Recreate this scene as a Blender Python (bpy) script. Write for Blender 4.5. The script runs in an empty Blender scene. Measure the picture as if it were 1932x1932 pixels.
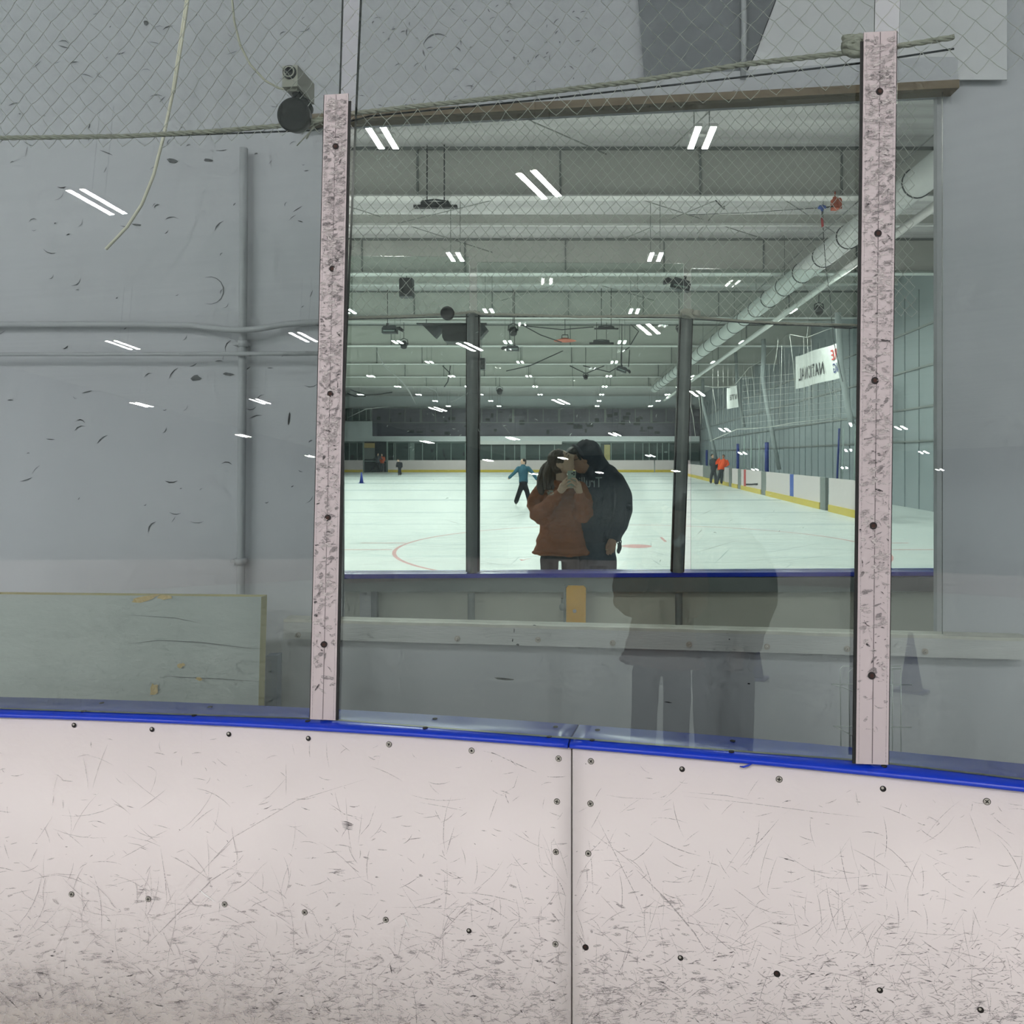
import bpy, math, random
from mathutils import Vector, Matrix, noise
from mathutils.bvhtree import BVHTree
SC = bpy.context.scene
COL = SC.collection
RND = random.Random(11)
# the lens: 1452 px focal length, level camera with a shifted lens whose axis meets the frame at (1090, 860); eye height 1.75 m over the ice
F, PX, PY, H = 1452.0, 1090.0, 860.0, 1.75
V = Vector
def P(px, py, Y): return V(((px - PX) / F * Y, Y, H - (py - PY) / F * Y))
def lin(c):
    c /= 255.0
    return c / 12.92 if c <= 0.04045 else ((c + 0.055) / 1.055) ** 2.4
def rgb(r, g, b): return (lin(r), lin(g), lin(b), 1.0)

# ------------------------------------------------------------------ materials
def mat(name, col, rough=0.6, metal=0.0, var=0.06, scale=8.0, bump=0.0, bscale=40.0, stretch=(1, 1, 1), spec=0.4):
    m = bpy.data.materials.new(name); m.use_nodes = True
    nt = m.node_tree; N = nt.nodes; L = nt.links
    b = N['Principled BSDF']; b.inputs['Roughness'].default_value = rough; b.inputs['Metallic'].default_value = metal
    b.inputs['Specular IOR Level'].default_value = spec
    tc = N.new('ShaderNodeTexCoord'); mp = N.new('ShaderNodeMapping'); mp.inputs['Scale'].default_value = stretch
    L.new(tc.outputs['Object'], mp.inputs['Vector'])
    nz = N.new('ShaderNodeTexNoise'); nz.inputs['Scale'].default_value = scale; nz.inputs['Detail'].default_value = 4
    L.new(mp.outputs['Vector'], nz.inputs['Vector'])
    mx = N.new('ShaderNodeMix'); mx.data_type = 'RGBA'
    mx.inputs[6].default_value = tuple(max(0, c * (1 - var * 2)) for c in col[:3]) + (1,)
    mx.inputs[7].default_value = tuple(min(1, c * (1 + var * 2)) for c in col[:3]) + (1,)
    L.new(nz.outputs['Fac'], mx.inputs[0]); L.new(mx.outputs[2], b.inputs['Base Color'])
    if bump:
        n2 = N.new('ShaderNodeTexNoise'); n2.inputs['Scale'].default_value = bscale; n2.inputs['Detail'].default_value = 5
        L.new(mp.outputs['Vector'], n2.inputs['Vector'])
        bp = N.new('ShaderNodeBump'); bp.inputs['Strength'].default_value = bump; bp.inputs['Distance'].default_value = 0.02
        L.new(n2.outputs['Fac'], bp.inputs['Height']); L.new(bp.outputs['Normal'], b.inputs['Normal'])
    return m
def glow(name, col, strength):
    m = bpy.data.materials.new(name); m.use_nodes = True
    N = m.node_tree.nodes; N.clear()
    e = N.new('ShaderNodeEmission'); e.inputs[0].default_value = col; e.inputs[1].default_value = strength
    o = N.new('ShaderNodeOutputMaterial'); m.node_tree.links.new(e.outputs[0], o.inputs[0]); return m
def glass(name, tint, ior, dust=0.0):
    m = bpy.data.materials.new(name); m.use_nodes = True
    nt = m.node_tree; N = nt.nodes; L = nt.links; N.clear()
    o = N.new('ShaderNodeOutputMaterial'); t = N.new('ShaderNodeBsdfTransparent'); t.inputs[0].default_value = tint + (1,)
    out = t.outputs[0]
    if dust:
        d = N.new('ShaderNodeBsdfDiffuse'); d.inputs[0].default_value = (0.75, 0.8, 0.78, 1)
        tc = N.new('ShaderNodeTexCoord'); nz = N.new('ShaderNodeTexNoise'); nz.inputs['Scale'].default_value = 3.0; nz.inputs['Detail'].default_value = 8
        mul = N.new('ShaderNodeMath'); mul.operation = 'MULTIPLY'; mul.inputs[1].default_value = dust * 2
        L.new(tc.outputs['Object'], nz.inputs['Vector']); L.new(nz.outputs['Fac'], mul.inputs[0])
        mm = N.new('ShaderNodeMixShader'); L.new(mul.outputs[0], mm.inputs[0]); L.new(out, mm.inputs[1]); L.new(d.outputs[0], mm.inputs[2]); out = mm.outputs[0]
    if ior > 1:
        g = N.new('ShaderNodeBsdfGlossy'); g.inputs['Roughness'].default_value = 0.0; g.inputs[0].default_value = (0.95, 1, 0.98, 1)
        fr = N.new('ShaderNodeFresnel'); fr.inputs[0].default_value = ior
        mx = N.new('ShaderNodeMixShader'); L.new(fr.outputs[0], mx.inputs[0]); L.new(out, mx.inputs[1]); L.new(g.outputs[0], mx.inputs[2]); out = mx.outputs[0]
    L.new(out, o.inputs[0]); return m

def soften(m, amt):                                      # thin fibres let part of the light through
    N = m.node_tree.nodes; L = m.node_tree.links; b = N['Principled BSDF']; o = [n for n in N if n.type == 'OUTPUT_MATERIAL'][0]
    t = N.new('ShaderNodeBsdfTranslucent'); L.new(b.inputs['Base Color'].links[0].from_socket, t.inputs[0])
    x = N.new('ShaderNodeMixShader'); x.inputs[0].default_value = amt; L.new(b.outputs[0], x.inputs[1]); L.new(t.outputs[0], x.inputs[2]); L.new(x.outputs[0], o.inputs[0]); return m
M = {}
M['board'] = mat('white_plastic', rgb(222, 211, 212), 0.42, var=0.02, scale=3, bump=0.03, bscale=60)
M['scuff1'] = mat('scuff_faint', rgb(196, 186, 187), 0.6, var=0.05)
M['scuff2'] = mat('scuff_light', rgb(172, 162, 164), 0.6, var=0.08)
M['scuff3'] = mat('scuff_grey', rgb(132, 124, 127), 0.6, var=0.1)
M['scuff4'] = mat('scuff_dark', rgb(62, 57, 60), 0.6, var=0.1)
def patchy(m, lo, hi):                                     # rubbed-on marks let the plastic show through in streaks
    N = m.node_tree.nodes; L = m.node_tree.links; b = N['Principled BSDF']; o = [n for n in N if n.type == 'OUTPUT_MATERIAL'][0]
    tc = N.new('ShaderNodeTexCoord'); mp = N.new('ShaderNodeMapping'); mp.inputs['Scale'].default_value = (.55, 1, 1.5)
    nz = N.new('ShaderNodeTexNoise'); nz.inputs['Scale'].default_value = 210; nz.inputs['Detail'].default_value = 3
    r = N.new('ShaderNodeMapRange'); r.inputs[1].default_value = lo; r.inputs[2].default_value = hi; r.inputs[3].default_value = .12
    t = N.new('ShaderNodeBsdfTransparent'); x = N.new('ShaderNodeMixShader')
    L.new(tc.outputs['Object'], mp.inputs[0]); L.new(mp.outputs[0], nz.inputs['Vector']); L.new(nz.outputs['Fac'], r.inputs[0]); L.new(r.outputs[0], x.inputs[0])
    L.new(t.outputs[0], x.inputs[1]); L.new(b.outputs[0], x.inputs[2]); L.new(x.outputs[0], o.inputs[0])
for k_, lo_ in (('scuff1', .40), ('scuff2', .40), ('scuff3', .42), ('scuff4', .36)): patchy(M[k_], lo_, lo_ + .2)
M['whitemark'] = mat('white_scrape', rgb(250, 248, 248), 0.5)
M['groove'] = mat('groove_dark', rgb(40, 36, 38), 0.8)
M['seam'] = mat('post_seam', rgb(112, 102, 106), 0.8)
M['cap'] = mat('blue_plastic', rgb(8, 52, 190), 0.28, var=0.04, scale=5, spec=0.5)
M['steel'] = mat('screw_steel', rgb(190, 182, 175), 0.35, metal=0.6, var=0.1, scale=300)
M['hole'] = mat('screw_hole', rgb(24, 18, 17), 0.7)
M['rust'] = mat('rusty_screw', rgb(62, 34, 28), 0.7, var=0.15, scale=200)
M['alu'] = mat('post_enamel', rgb(192, 178, 182), 0.45, var=0.04, scale=6, stretch=(1, 1, .3))
M['alu2'] = mat('post_edge', rgb(212, 202, 200), 0.4)
M['grey_metal'] = mat('grey_metal', rgb(128, 134, 132), 0.4, metal=0.3, var=0.06, scale=6, stretch=(1, 1, .2))
M['rubber'] = mat('black_rubber', rgb(22, 21, 22), 0.6)
M['glass_front'] = glass('tinted_glass', (0.735, 0.775, 0.76), 1.62)
M['glass_clear'] = glass('clear_glass', (1, 1, 1), 1.0)
M['glass_edge'] = mat('glass_edge', rgb(58, 70, 64), 0.3)
M['glass_back'] = glass('pale_green_glass', (0.85, 0.955, 0.915), 1.25)
M['mirror'] = glass('mirror_glass', (0.85, 0.85, 0.835), 1.0, dust=0.010)
M['scratch'] = mat('pale_scratch', rgb(196, 206, 202), 0.5)
M['wall'] = mat('grey_wall_paint', rgb(190, 191, 199), 0.7, var=0.025, scale=1.6, bump=0.05, bscale=14)
M['wall2'] = mat('shade_and_dark_grey', rgb(126, 129, 136), 0.7, var=0.03)  # shade on the upper right wall put into the colour; also a dark brace
M['wall3'] = mat('lit_bulkhead_grey', rgb(226, 226, 232), 0.7, var=0.02)  # wall grey made paler for the light on the sloping face
M['wallmark'] = mat('puck_mark', rgb(96, 98, 102), 0.8, var=0.1)
M['wallmark2'] = mat('puck_mark_dark', rgb(52, 52, 55), 0.8, var=0.1)
M['ledge'] = mat('white_painted_wood', rgb(200, 200, 202), 0.6, var=0.06, scale=5, stretch=(.3, 6, 6), bump=0.15, bscale=30)
M['ledgetop'] = mat('worn_cream_paint', rgb(206, 204, 196), 0.6, var=0.12, scale=16)
M['brown'] = mat('brown_wood', rgb(120, 106, 88), 0.7, var=0.15, scale=8, stretch=(.3, 4, 4))
M['slab'] = mat('grey_painted_foam', rgb(168, 174, 172), 0.55, var=0.05, scale=2.5, bump=0.4, bscale=7, stretch=(.7, 1, 1.3))
M['foam'] = mat('tan_foam', rgb(196, 172, 122), 0.9, var=0.12, scale=30, bump=0.4)
M['foam_edge'] = mat('yellow_foam_edge', rgb(200, 190, 140), 0.9, var=0.06)
M['plank_blue'] = mat('slate_blue_paint', rgb(96, 108, 132), 0.6, var=0.06)
M['pipe'] = mat('grey_pipe_paint', rgb(178, 180, 186), 0.5, var=0.03)
M['wire'] = mat('bright_wire', rgb(205, 210, 210), 0.3, metal=0.6)
M['rope'] = soften(mat('cream_rope', rgb(240, 236, 220), 0.9, var=0.12, scale=80, bump=0.4, bscale=160), .35)
M['net'] = soften(mat('net_twine', rgb(242, 243, 238), 0.9, var=0.06, scale=20), .5)
M['cable'] = mat('cream_cable', rgb(238, 234, 216), 0.6)
M['steelwire'] = mat('dark_wire', rgb(66, 70, 78), 0.5)
M['camwhite'] = mat('camera_white', rgb(205, 202, 192), 0.5)
M['black'] = mat('black_plastic', rgb(24, 28, 32), 0.6, var=0.1)
M['dark'] = mat('dark_metal', rgb(52, 58, 62), 0.6, var=0.1)
M['lens'] = mat('lens_glass', rgb(30, 32, 42), 0.1)
M['concrete'] = mat('concrete', rgb(120, 120, 120), 0.9)
M['ceil'] = mat('ceiling_foil', rgb(212, 214, 211), 0.6, var=0.3, scale=1.2, bump=0.5, bscale=2.5, stretch=(.12, 2.4, 1))
M['beam'] = mat('beam_paint', rgb(206, 207, 200), 0.7, var=0.06, scale=.6)
M['beamlight'] = mat('beam_flange', rgb(238, 239, 236), 0.6, var=0.05)
M['column'] = mat('column_paint', rgb(172, 180, 182), 0.7, var=0.04)
M['rod'] = mat('rod_paint', rgb(150, 154, 150), 0.6)
M['duct'] = mat('duct_fabric', rgb(214, 218, 216), 0.7, var=0.04)
M['hallwall'] = mat('blue_grey_metal_wall', rgb(148, 158, 162), 0.7, var=0.05, scale=.4, stretch=(1, 1, .4))
M['hallwall2'] = mat('pale_wall', rgb(230, 236, 238), 0.8, var=0.04, scale=.3)
M['darkglass'] = mat('dark_window', rgb(98, 96, 108), 0.3, var=0.25, scale=.5)
M['darkglass2'] = mat('green_dark_window', rgb(84, 98, 97), 0.25, var=0.25, scale=.35)
M['mullion'] = mat('pale_mullion', rgb(150, 166, 162), 0.5)
M['kick'] = mat('yellow_kick', rgb(214, 192, 84), 0.5, var=0.05)
M['yellow'] = mat('yellow_plank', rgb(238, 178, 24), 0.55, var=0.08, scale=5)
M['backpanel'] = mat('plywood_back', rgb(206, 205, 194), 0.75, var=0.05, scale=2)
M['red'] = mat('red_paint', rgb(190, 60, 62), 0.5)
M['icered'] = mat('ice_red_line', rgb(205, 150, 150), 0.5, var=0.12, scale=3)
M['iceline'] = mat('ice_grey_line', rgb(160, 174, 178), 0.5, var=0.1, scale=1)
M['blue'] = mat('navy_pad', rgb(36, 52, 120), 0.6)
M['bluestripe'] = mat('blue_stripe', rgb(70, 100, 180), 0.6)
M['banner'] = mat('banner_vinyl', rgb(228, 230, 228), 0.6, var=0.03)
M['ink'] = mat('banner_ink', rgb(60, 62, 66), 0.7)
M['inkred'] = mat('banner_red', rgb(200, 60, 60), 0.7)
M['inkblue'] = mat('banner_blue', rgb(50, 66, 120), 0.7)
M['cone'] = mat('blue_cone', rgb(34, 58, 150), 0.5)
M['orange'] = mat('orange_fabric', rgb(255, 96, 50), 0.6)
M['orangebox'] = mat('orange_box', rgb(200, 92, 58), 0.6)
M['light'] = glow('lit_panel', (1.0, 0.985, 0.95, 1), 520)
M['fixture'] = mat('fixture_white', rgb(225, 225, 222), 0.5)
M['skin_w'] = mat('light_skin', rgb(222, 184, 160), 0.55, var=0.04, scale=20)
M['skin_m'] = mat('tan_skin', rgb(176, 132, 112), 0.55, var=0.04, scale=20)
M['hair'] = mat('brown_hair', rgb(84, 66, 54), 0.5, var=0.3, scale=60, stretch=(1, 1, .15), bump=0.4, bscale=120)
M['hair_d'] = mat('dark_hair', rgb(38, 34, 32), 0.5, var=0.2, scale=60)
M['rustcloth'] = mat('rust_fleece', rgb(158, 92, 54), 0.9, var=0.12, scale=9, bump=0.25, bscale=60)
M['navycloth'] = mat('navy_fleece', rgb(40, 47, 60), 0.9, var=0.16, scale=9, bump=0.25, bscale=60)
M['blackcloth'] = mat('black_cloth', rgb(30, 31, 36), 0.9, var=0.15, scale=9)
M['jeans'] = mat('dark_denim', rgb(32, 48, 66), 0.9, var=0.2, scale=9)
M['teal'] = mat('teal_fleece', rgb(62, 104, 122), 0.9, var=0.1)
M['greycloth'] = mat('grey_cloth', rgb(74, 78, 84), 0.9, var=0.15)
M['phone'] = mat('phone_silver', rgb(176, 184, 174), 0.35, metal=0.2)
M['print'] = mat('pale_print', rgb(188, 180, 160), 0.8, var=0.2, scale=30)
M['letter'] = mat('grey_letter', rgb(140, 146, 150), 0.7)
M['gold'] = mat('ring_gold', rgb(214, 196, 150), 0.3, metal=0.8)

def ice_mat():
    m = mat('ice', rgb(218, 225, 222), 0.35, var=0.03, scale=.5, spec=0.3)
    nt = m.node_tree; N = nt.nodes; L = nt.links
    b = N['Principled BSDF']; old = b.inputs['Base Color'].links[0].from_socket
    tc = N.new('ShaderNodeTexCoord'); prev = old
    for ang, sc, st, col, lo in ((0.25, 1.0, (.25, 3, 1), (.52, .60, .61, 1), .47), (-0.5, 1.6, (.2, 3.2, 1), (.5, .58, .59, 1), .50), (1.2, 2.2, (.25, 5, 1), (.86, .93, .92, 1), .52)):
        mp = N.new('ShaderNodeMapping'); mp.inputs['Scale'].default_value = st; mp.inputs['Rotation'].default_value = (0, 0, ang)
        nz = N.new('ShaderNodeTexNoise'); nz.inputs['Scale'].default_value = sc; nz.inputs['Detail'].default_value = 7; nz.inputs['Roughness'].default_value = .6
        rp = N.new('ShaderNodeMapRange'); rp.inputs[1].default_value = lo; rp.inputs[2].default_value = lo + .18; rp.inputs[4].default_value = .5
        mx = N.new('ShaderNodeMix'); mx.data_type = 'RGBA'; mx.inputs[7].default_value = col
        L.new(tc.outputs['Object'], mp.inputs[0]); L.new(mp.outputs[0], nz.inputs['Vector']); L.new(nz.outputs['Fac'], rp.inputs[0])
        L.new(rp.outputs[0], mx.inputs[0]); L.new(prev, mx.inputs[6]); prev = mx.outputs[2]
    L.new(prev, b.inputs['Base Color']); return m
M['ice'] = ice_mat()

# ------------------------------------------------------------------ mesh builder
class MB:
    def __init__(s): s.v = []; s.f = []; s.m = []; s.s = []
    def face(s, pts, mi=0, smooth=False):
        b = len(s.v); s.v += [tuple(p) for p in pts]; s.f.append(tuple(range(b, b + len(pts)))); s.m.append(mi); s.s.append(smooth)
    def hexa(s, a, b_, mi=0, fm=None):      # two quads a (front, counter-clockwise seen from outside) and b_ (behind, same order)
        b = len(s.v); s.v += [tuple(p) for p in a] + [tuple(p) for p in b_]
        fs = [(0, 1, 2, 3), (7, 6, 5, 4), (4, 5, 1, 0), (5, 6, 2, 1), (6, 7, 3, 2), (7, 4, 0, 3)]
        for i, f in enumerate(fs):
            s.f.append(tuple(b + k for k in f)); s.m.append(fm if (fm is not None and i == 0) else mi); s.s.append(False)
    def box(s, x0, x1, y0, y1, z0, z1, mi=0, fm=None):
        s.hexa([(x0, y0, z0), (x1, y0, z0), (x1, y0, z1), (x0, y0, z1)], [(x0, y1, z0), (x1, y1, z0), (x1, y1, z1), (x0, y1, z1)], mi, fm)
    def obox(s, c, ax, ay, az, mi=0):       # oriented box, half-axis vectors
        c = V(c); ax, ay, az = V(ax), V(ay), V(az)
        q = lambda y: [c - ax + y - az, c + ax + y - az, c + ax + y + az, c - ax + y + az]
        s.hexa(q(-ay), q(ay), mi)
    def prism(s, poly, d, mi=0, fm=None):   # front polygon pushed back by vector d
        b = len(s.v); n = len(poly); d = V(d)
        s.v += [tuple(p) for p in poly] + [tuple(V(p) + d) for p in poly]
        s.f.append(tuple(range(b, b + n))); s.m.append(fm if fm is not None else mi); s.s.append(False)
        s.f.append(tuple(range(b + 2 * n - 1, b + n - 1, -1))); s.m.append(mi); s.s.append(False)
        for i in range(n):
            j = (i + 1) % n; s.f.append((b + i, b + n + i, b + n + j, b + j)); s.m.append(mi); s.s.append(False)
    def tube(s, pts, r, n=8, mi=0, caps=True, smooth=True, flat=1.0):
        pts = [V(p) for p in pts]; k = len(pts)
        rs = r if isinstance(r, (list, tuple)) else [r] * k
        b = len(s.v); up = None
        for i, p in enumerate(pts):
            t = (pts[min(i + 1, k - 1)] - pts[max(i - 1, 0)]).normalized()
            if up is None:
                up = V((0, 0, 1)) if abs(t.z) < .9 else V((0, 1, 0))
            u = t.cross(up)
            if u.length < 1e-6: u = t.cross(V((1, 0, 0)))
            u.normalize(); w = u.cross(t).normalized(); up = w
            for a in range(n):
                th = 2 * math.pi * a / n
                s.v.append(tuple(p + (u * math.cos(th) + w * (math.sin(th) * flat)) * rs[i]))
        for i in range(k - 1):
            for a in range(n):
                c = (a + 1) % n
                s.f.append((b + i * n + a, b + i * n + c, b + (i + 1) * n + c, b + (i + 1) * n + a)); s.m.append(mi); s.s.append(smooth)
        if caps:
            s.f.append(tuple(b + a for a in range(n - 1, -1, -1))); s.m.append(mi); s.s.append(False)
            s.f.append(tuple(b + (k - 1) * n + a for a in range(n))); s.m.append(mi); s.s.append(False)
    def cap(s, a, b_, ra, rb=None, n=12, mi=0):        # capsule between two points
        a, b_ = V(a), V(b_); rb = ra if rb is None else rb
        t = (b_ - a); t = t.normalized() if t.length > 1e-9 else V((0, 0, 1))
        pts, rs = [], []
        for k in range(1, 5):
            th = math.pi / 2 * (1 - k / 4); pts.append(a - t * ra * math.sin(th) * (1 if k else 1)); rs.append(max(ra * math.cos(th), ra * .03))
        for k in range(0, 4):
            th = math.pi / 2 * k / 4; pts.append(b_ + t * rb * math.sin(th)); rs.append(max(rb * math.cos(th), rb * .03))
        s.tube(pts, rs, n, mi)
    def chain(s, pts, rs, n=12, mi=0):
        for i in range(len(pts) - 1): s.cap(pts[i], pts[i + 1], rs[i], rs[i + 1], n, mi)
    def loft(s, secs, n=24, mi=0):          # (centre, half width x, half depth y) ellipses from bottom to top, closed
        b = len(s.v); k = len(secs)
        for c, rx, ry in secs:
            for a in range(n):
                th = 2 * math.pi * a / n; s.v.append((c[0] + rx * math.cos(th), c[1] + ry * math.sin(th), c[2]))
        for i in range(k - 1):
            for a in range(n):
                c = (a + 1) % n
                s.f.append((b + i * n + a, b + i * n + c, b + (i + 1) * n + c, b + (i + 1) * n + a)); s.m.append(mi); s.s.append(True)
        s.f.append(tuple(b + a for a in range(n - 1, -1, -1))); s.m.append(mi); s.s.append(False)
        s.f.append(tuple(b + (k - 1) * n + a for a in range(n))); s.m.append(mi); s.s.append(False)
    def ell(s, c, r, rot=None, seg=20, ring=12, mi=0, fn=None):
        b = len(s.v); c = V(c); rot = rot or Matrix.Identity(3)
        def pt(d):
            q = fn(d) if fn else V((d.x * r[0], d.y * r[1], d.z * r[2]))
            return tuple(c + rot @ q)
        s.v.append(pt(V((0, 0, -1))))
        for i in range(1, ring):
            ph = -math.pi / 2 + math.pi * i / ring
            for a in range(seg):
                th = 2 * math.pi * a / seg
                s.v.append(pt(V((math.cos(ph) * math.cos(th), math.cos(ph) * math.sin(th), math.sin(ph)))))
        s.v.append(pt(V((0, 0, 1)))); top = len(s.v) - 1
        for a in range(seg):
            c2 = (a + 1) % seg
            s.f.append((b, b + 1 + c2, b + 1 + a)); s.m.append(mi); s.s.append(True)
            for i in range(ring - 2):
                q = b + 1 + i * seg
                s.f.append((q + a, q + c2, q + seg + c2, q + seg + a)); s.m.append(mi); s.s.append(True)
            q = b + 1 + (ring - 2) * seg
            s.f.append((q + a, q + c2, top)); s.m.append(mi); s.s.append(True)
    def disc(s, c, nrm, r, n=14, mi=0, h=0.0):
        nrm = V(nrm).normalized(); c = V(c)
        if h: s.tube([c - nrm * h, c], r, n, mi, True, False)
        else:
            u = nrm.orthogonal().normalized(); w = nrm.cross(u)
            s.face([c + (u * math.cos(2 * math.pi * a / n) + w * math.sin(2 * math.pi * a / n)) * r for a in range(n)], mi)
    def mesh(s, name, mats):
        me = bpy.data.meshes.new(name); me.from_pydata(s.v, [], s.f)
        for m_ in mats: me.materials.append(M[m_] if isinstance(m_, str) else m_)
        me.polygons.foreach_set('material_index', s.m); me.polygons.foreach_set('use_smooth', s.s); me.update(); return me
def link(name, me, parent=None):
    o = bpy.data.objects.new(name, me); COL.objects.link(o)
    if parent is not None:
        o.parent = parent
        if parent.parent is None: o.matrix_parent_inverse = Matrix.Translation(-parent.location)
    return o
def put(name, mb, mats, parent=None, label=None):
    mats = [mats] if isinstance(mats, str) else mats
    o = link(name, mb.mesh(name, mats), parent)
    if label: o['label'] = label
    return o
def tag(o, label, cat, group=None):
    o['label'] = label; o['category'] = cat
    if group: o['group'] = group
    return o
def thing(name, label, cat, loc=(0, 0, 0), group=None):
    o = bpy.data.objects.new(name, None); COL.objects.link(o); o.location = loc; o.empty_display_size = .1
    return tag(o, label, cat, group)
def struct(name, mb, mats, label=None):
    o = put(name, mb, mats); o['kind'] = 'structure'
    if label: o['label'] = label
    return o
def copy_tree(o, parent=None):
    c = o.copy(); COL.objects.link(c)
    if parent is not None: c.parent = parent; c.matrix_parent_inverse = o.matrix_parent_inverse.copy()
    for ch in list(o.children): copy_tree(ch, c)
    return c
def fuse(mb, name, m_, vox, smooth=4, parent=None, disp=None, label=None):
    me = mb.mesh(name, [m_]); o = bpy.data.objects.new(name, me); COL.objects.link(o)
    r = o.modifiers.new('r', 'REMESH'); r.mode = 'VOXEL'; r.voxel_size = vox; r.use_smooth_shade = True
    if smooth:
        sm = o.modifiers.new('s', 'SMOOTH'); sm.iterations = smooth; sm.factor = .5
    dg = bpy.context.evaluated_depsgraph_get(); dg.update()
    nm = bpy.data.meshes.new_from_object(o.evaluated_get(dg)); o.modifiers.clear(); nm.name = name
    o.data = nm; bpy.data.meshes.remove(me)
    if len(nm.materials) == 0: nm.materials.append(M[m_])
    if disp:
        amp, sc = disp[0], V(disp[1]); nm.update(); out = []
        for co, no in [(v_.co.copy(), v_.normal.copy()) for v_ in nm.vertices]:
            q = V((co.x * sc.x, co.y * sc.y, co.z * sc.z)); out.extend(co + no * amp * (noise.noise(q) + .5 * noise.noise(q * 2.3)))
        nm.vertices.foreach_set('co', out); nm.update()
    nm.polygons.foreach_set('use_smooth', [True] * len(nm.polygons))
    if parent is not None:
        o.parent = parent
        if parent.parent is None: o.matrix_parent_inverse = Matrix.Translation(-parent.location)
    if label: o['label'] = label
    return o
def text_mesh(txt, size, extrude=.004, spacing=1.0, bold=0.0):
    cu = bpy.data.curves.new('t', 'FONT'); cu.body = txt; cu.size = size; cu.extrude = extrude; cu.align_x = 'CENTER'; cu.align_y = 'CENTER'; cu.space_character = spacing; cu.offset = bold
    o = bpy.data.objects.new('t', cu); COL.objects.link(o)
    dg = bpy.context.evaluated_depsgraph_get(); dg.update()
    me = bpy.data.meshes.new_from_object(o.evaluated_get(dg)); bpy.data.objects.remove(o); bpy.data.curves.remove(cu); return me
def stroke(mb, S, pts, w, mi, off):
    """a scuff: pts are (px, py) on a surface; S maps them on to it, lifted off towards the viewer; w is the widest width in px"""
    n = len(pts)
    if n < 2: return
    L, R_ = [], []
    for i, (x, y) in enumerate(pts):
        a = pts[max(i - 1, 0)]; b = pts[min(i + 1, n - 1)]
        dx, dy = b[0] - a[0], b[1] - a[1]; l = math.hypot(dx, dy) or 1
        t = i / (n - 1); ww = w * .5 * max(.12, math.sin(math.pi * min(max(t, .04), .96))) * RND.uniform(.75, 1.2)
        L.append(S(x - dy / l * ww, y + dx / l * ww, off)); R_.append(S(x + dy / l * ww, y - dx / l * ww, off))
    b = len(mb.v); mb.v += [tuple(p) for p in L] + [tuple(p) for p in R_]
    for i in range(n - 1):
        mb.f.append((b + i, b + i + 1, b + n + i + 1, b + n + i)); mb.m.append(mi); mb.s.append(False)
def curve_pts(x, y, ang, ln, bend, k=4):
    out = []; 
    for i in range(k):
        t = i / (k - 1) - .5
        a = ang + bend * t
        out.append((x + math.cos(ang) * ln * t - math.sin(ang) * bend * ln * (t * t - .08), y + math.sin(ang) * ln * t + math.cos(ang) * bend * ln * (t * t - .08)))
    return out
def blotch(mb, S, x, y, rx, ry, ang, mi, off, n=9):
    pts = []
    for k in range(n):
        th = 2 * math.pi * k / n; q = RND.uniform(.6, 1.1)
        a, b = rx * math.cos(th) * q, ry * math.sin(th) * q
        pts.append(S(x + a * math.cos(ang) - b * math.sin(ang), y + a * math.sin(ang) + b * math.cos(ang), off))
    mb.face(pts, mi)
EXPO = -0.16
# ------------------------------------------------------------------ people
def frame(front, up):
    f = V(front).normalized(); u = V(up); u = (u - f * u.dot(f)).normalized(); r = u.cross(-f)
    return Matrix((r, -f, u)).transposed()           # local x = ear side, local -y = face, local z = crown
def g2(x, z, cx, cz, sx, sz): return math.exp(-((x - cx) / sx) ** 2 - ((z - cz) / sz) ** 2)
def head(mb, c, R3, k=1.0, seg=56, ring=40):
    def fn(d):
        x, y, z = d.x, d.y, d.z
        X, Y, Z = x * .074, y * .094, z * .118
        if z < 0:
            t = -z; X *= 1 - .30 * t * t
            if y > 0: Y *= 1 - .55 * t
            else: Y *= 1 - .06 * t
        if y < 0:
            f = -y
            Y -= f * (.030 * g2(x, z, 0, -.17, .16, .16) + .016 * g2(x, z, 0, .02, .12, .16))        # nose
            Y += f * (.013 * (g2(x, z, .36, .10, .17, .10) + g2(x, z, -.36, .10, .17, .10)))          # eye sockets
            Y -= f * .006 * g2(x, z, 0, .26, .5, .09)                                                # brow
            Y -= f * (.010 * g2(x, z, 0, -.42, .2, .045) + .010 * g2(x, z, 0, -.54, .18, .05))        # lips
            Y -= f * .012 * g2(x, z, 0, -.80, .28, .14)                                              # chin
            Y += f * .004 * g2(x, z, 0, -.66, .3, .06)
        return V((X, Y, Z)) * k
    mb.ell(c, (1, 1, 1), R3, seg, ring, fn=fn)
    for sx in (-1, 1):
        mb.ell(V(c) + R3 @ V((sx * .074, .012, -.006)) * k, (.011 * k, .022 * k, .034 * k), R3, 12, 10)
        mb.ell(V(c) + R3 @ V((sx * .078, .022, .004)) * k, (.008 * k, .016 * k, .026 * k), R3, 10, 8)
def finger(mb, pts, r=.0085):
    k = len(pts); mb.chain(pts, [r * (1 - .28 * i / (k - 1)) for i in range(k)], 10)

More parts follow.
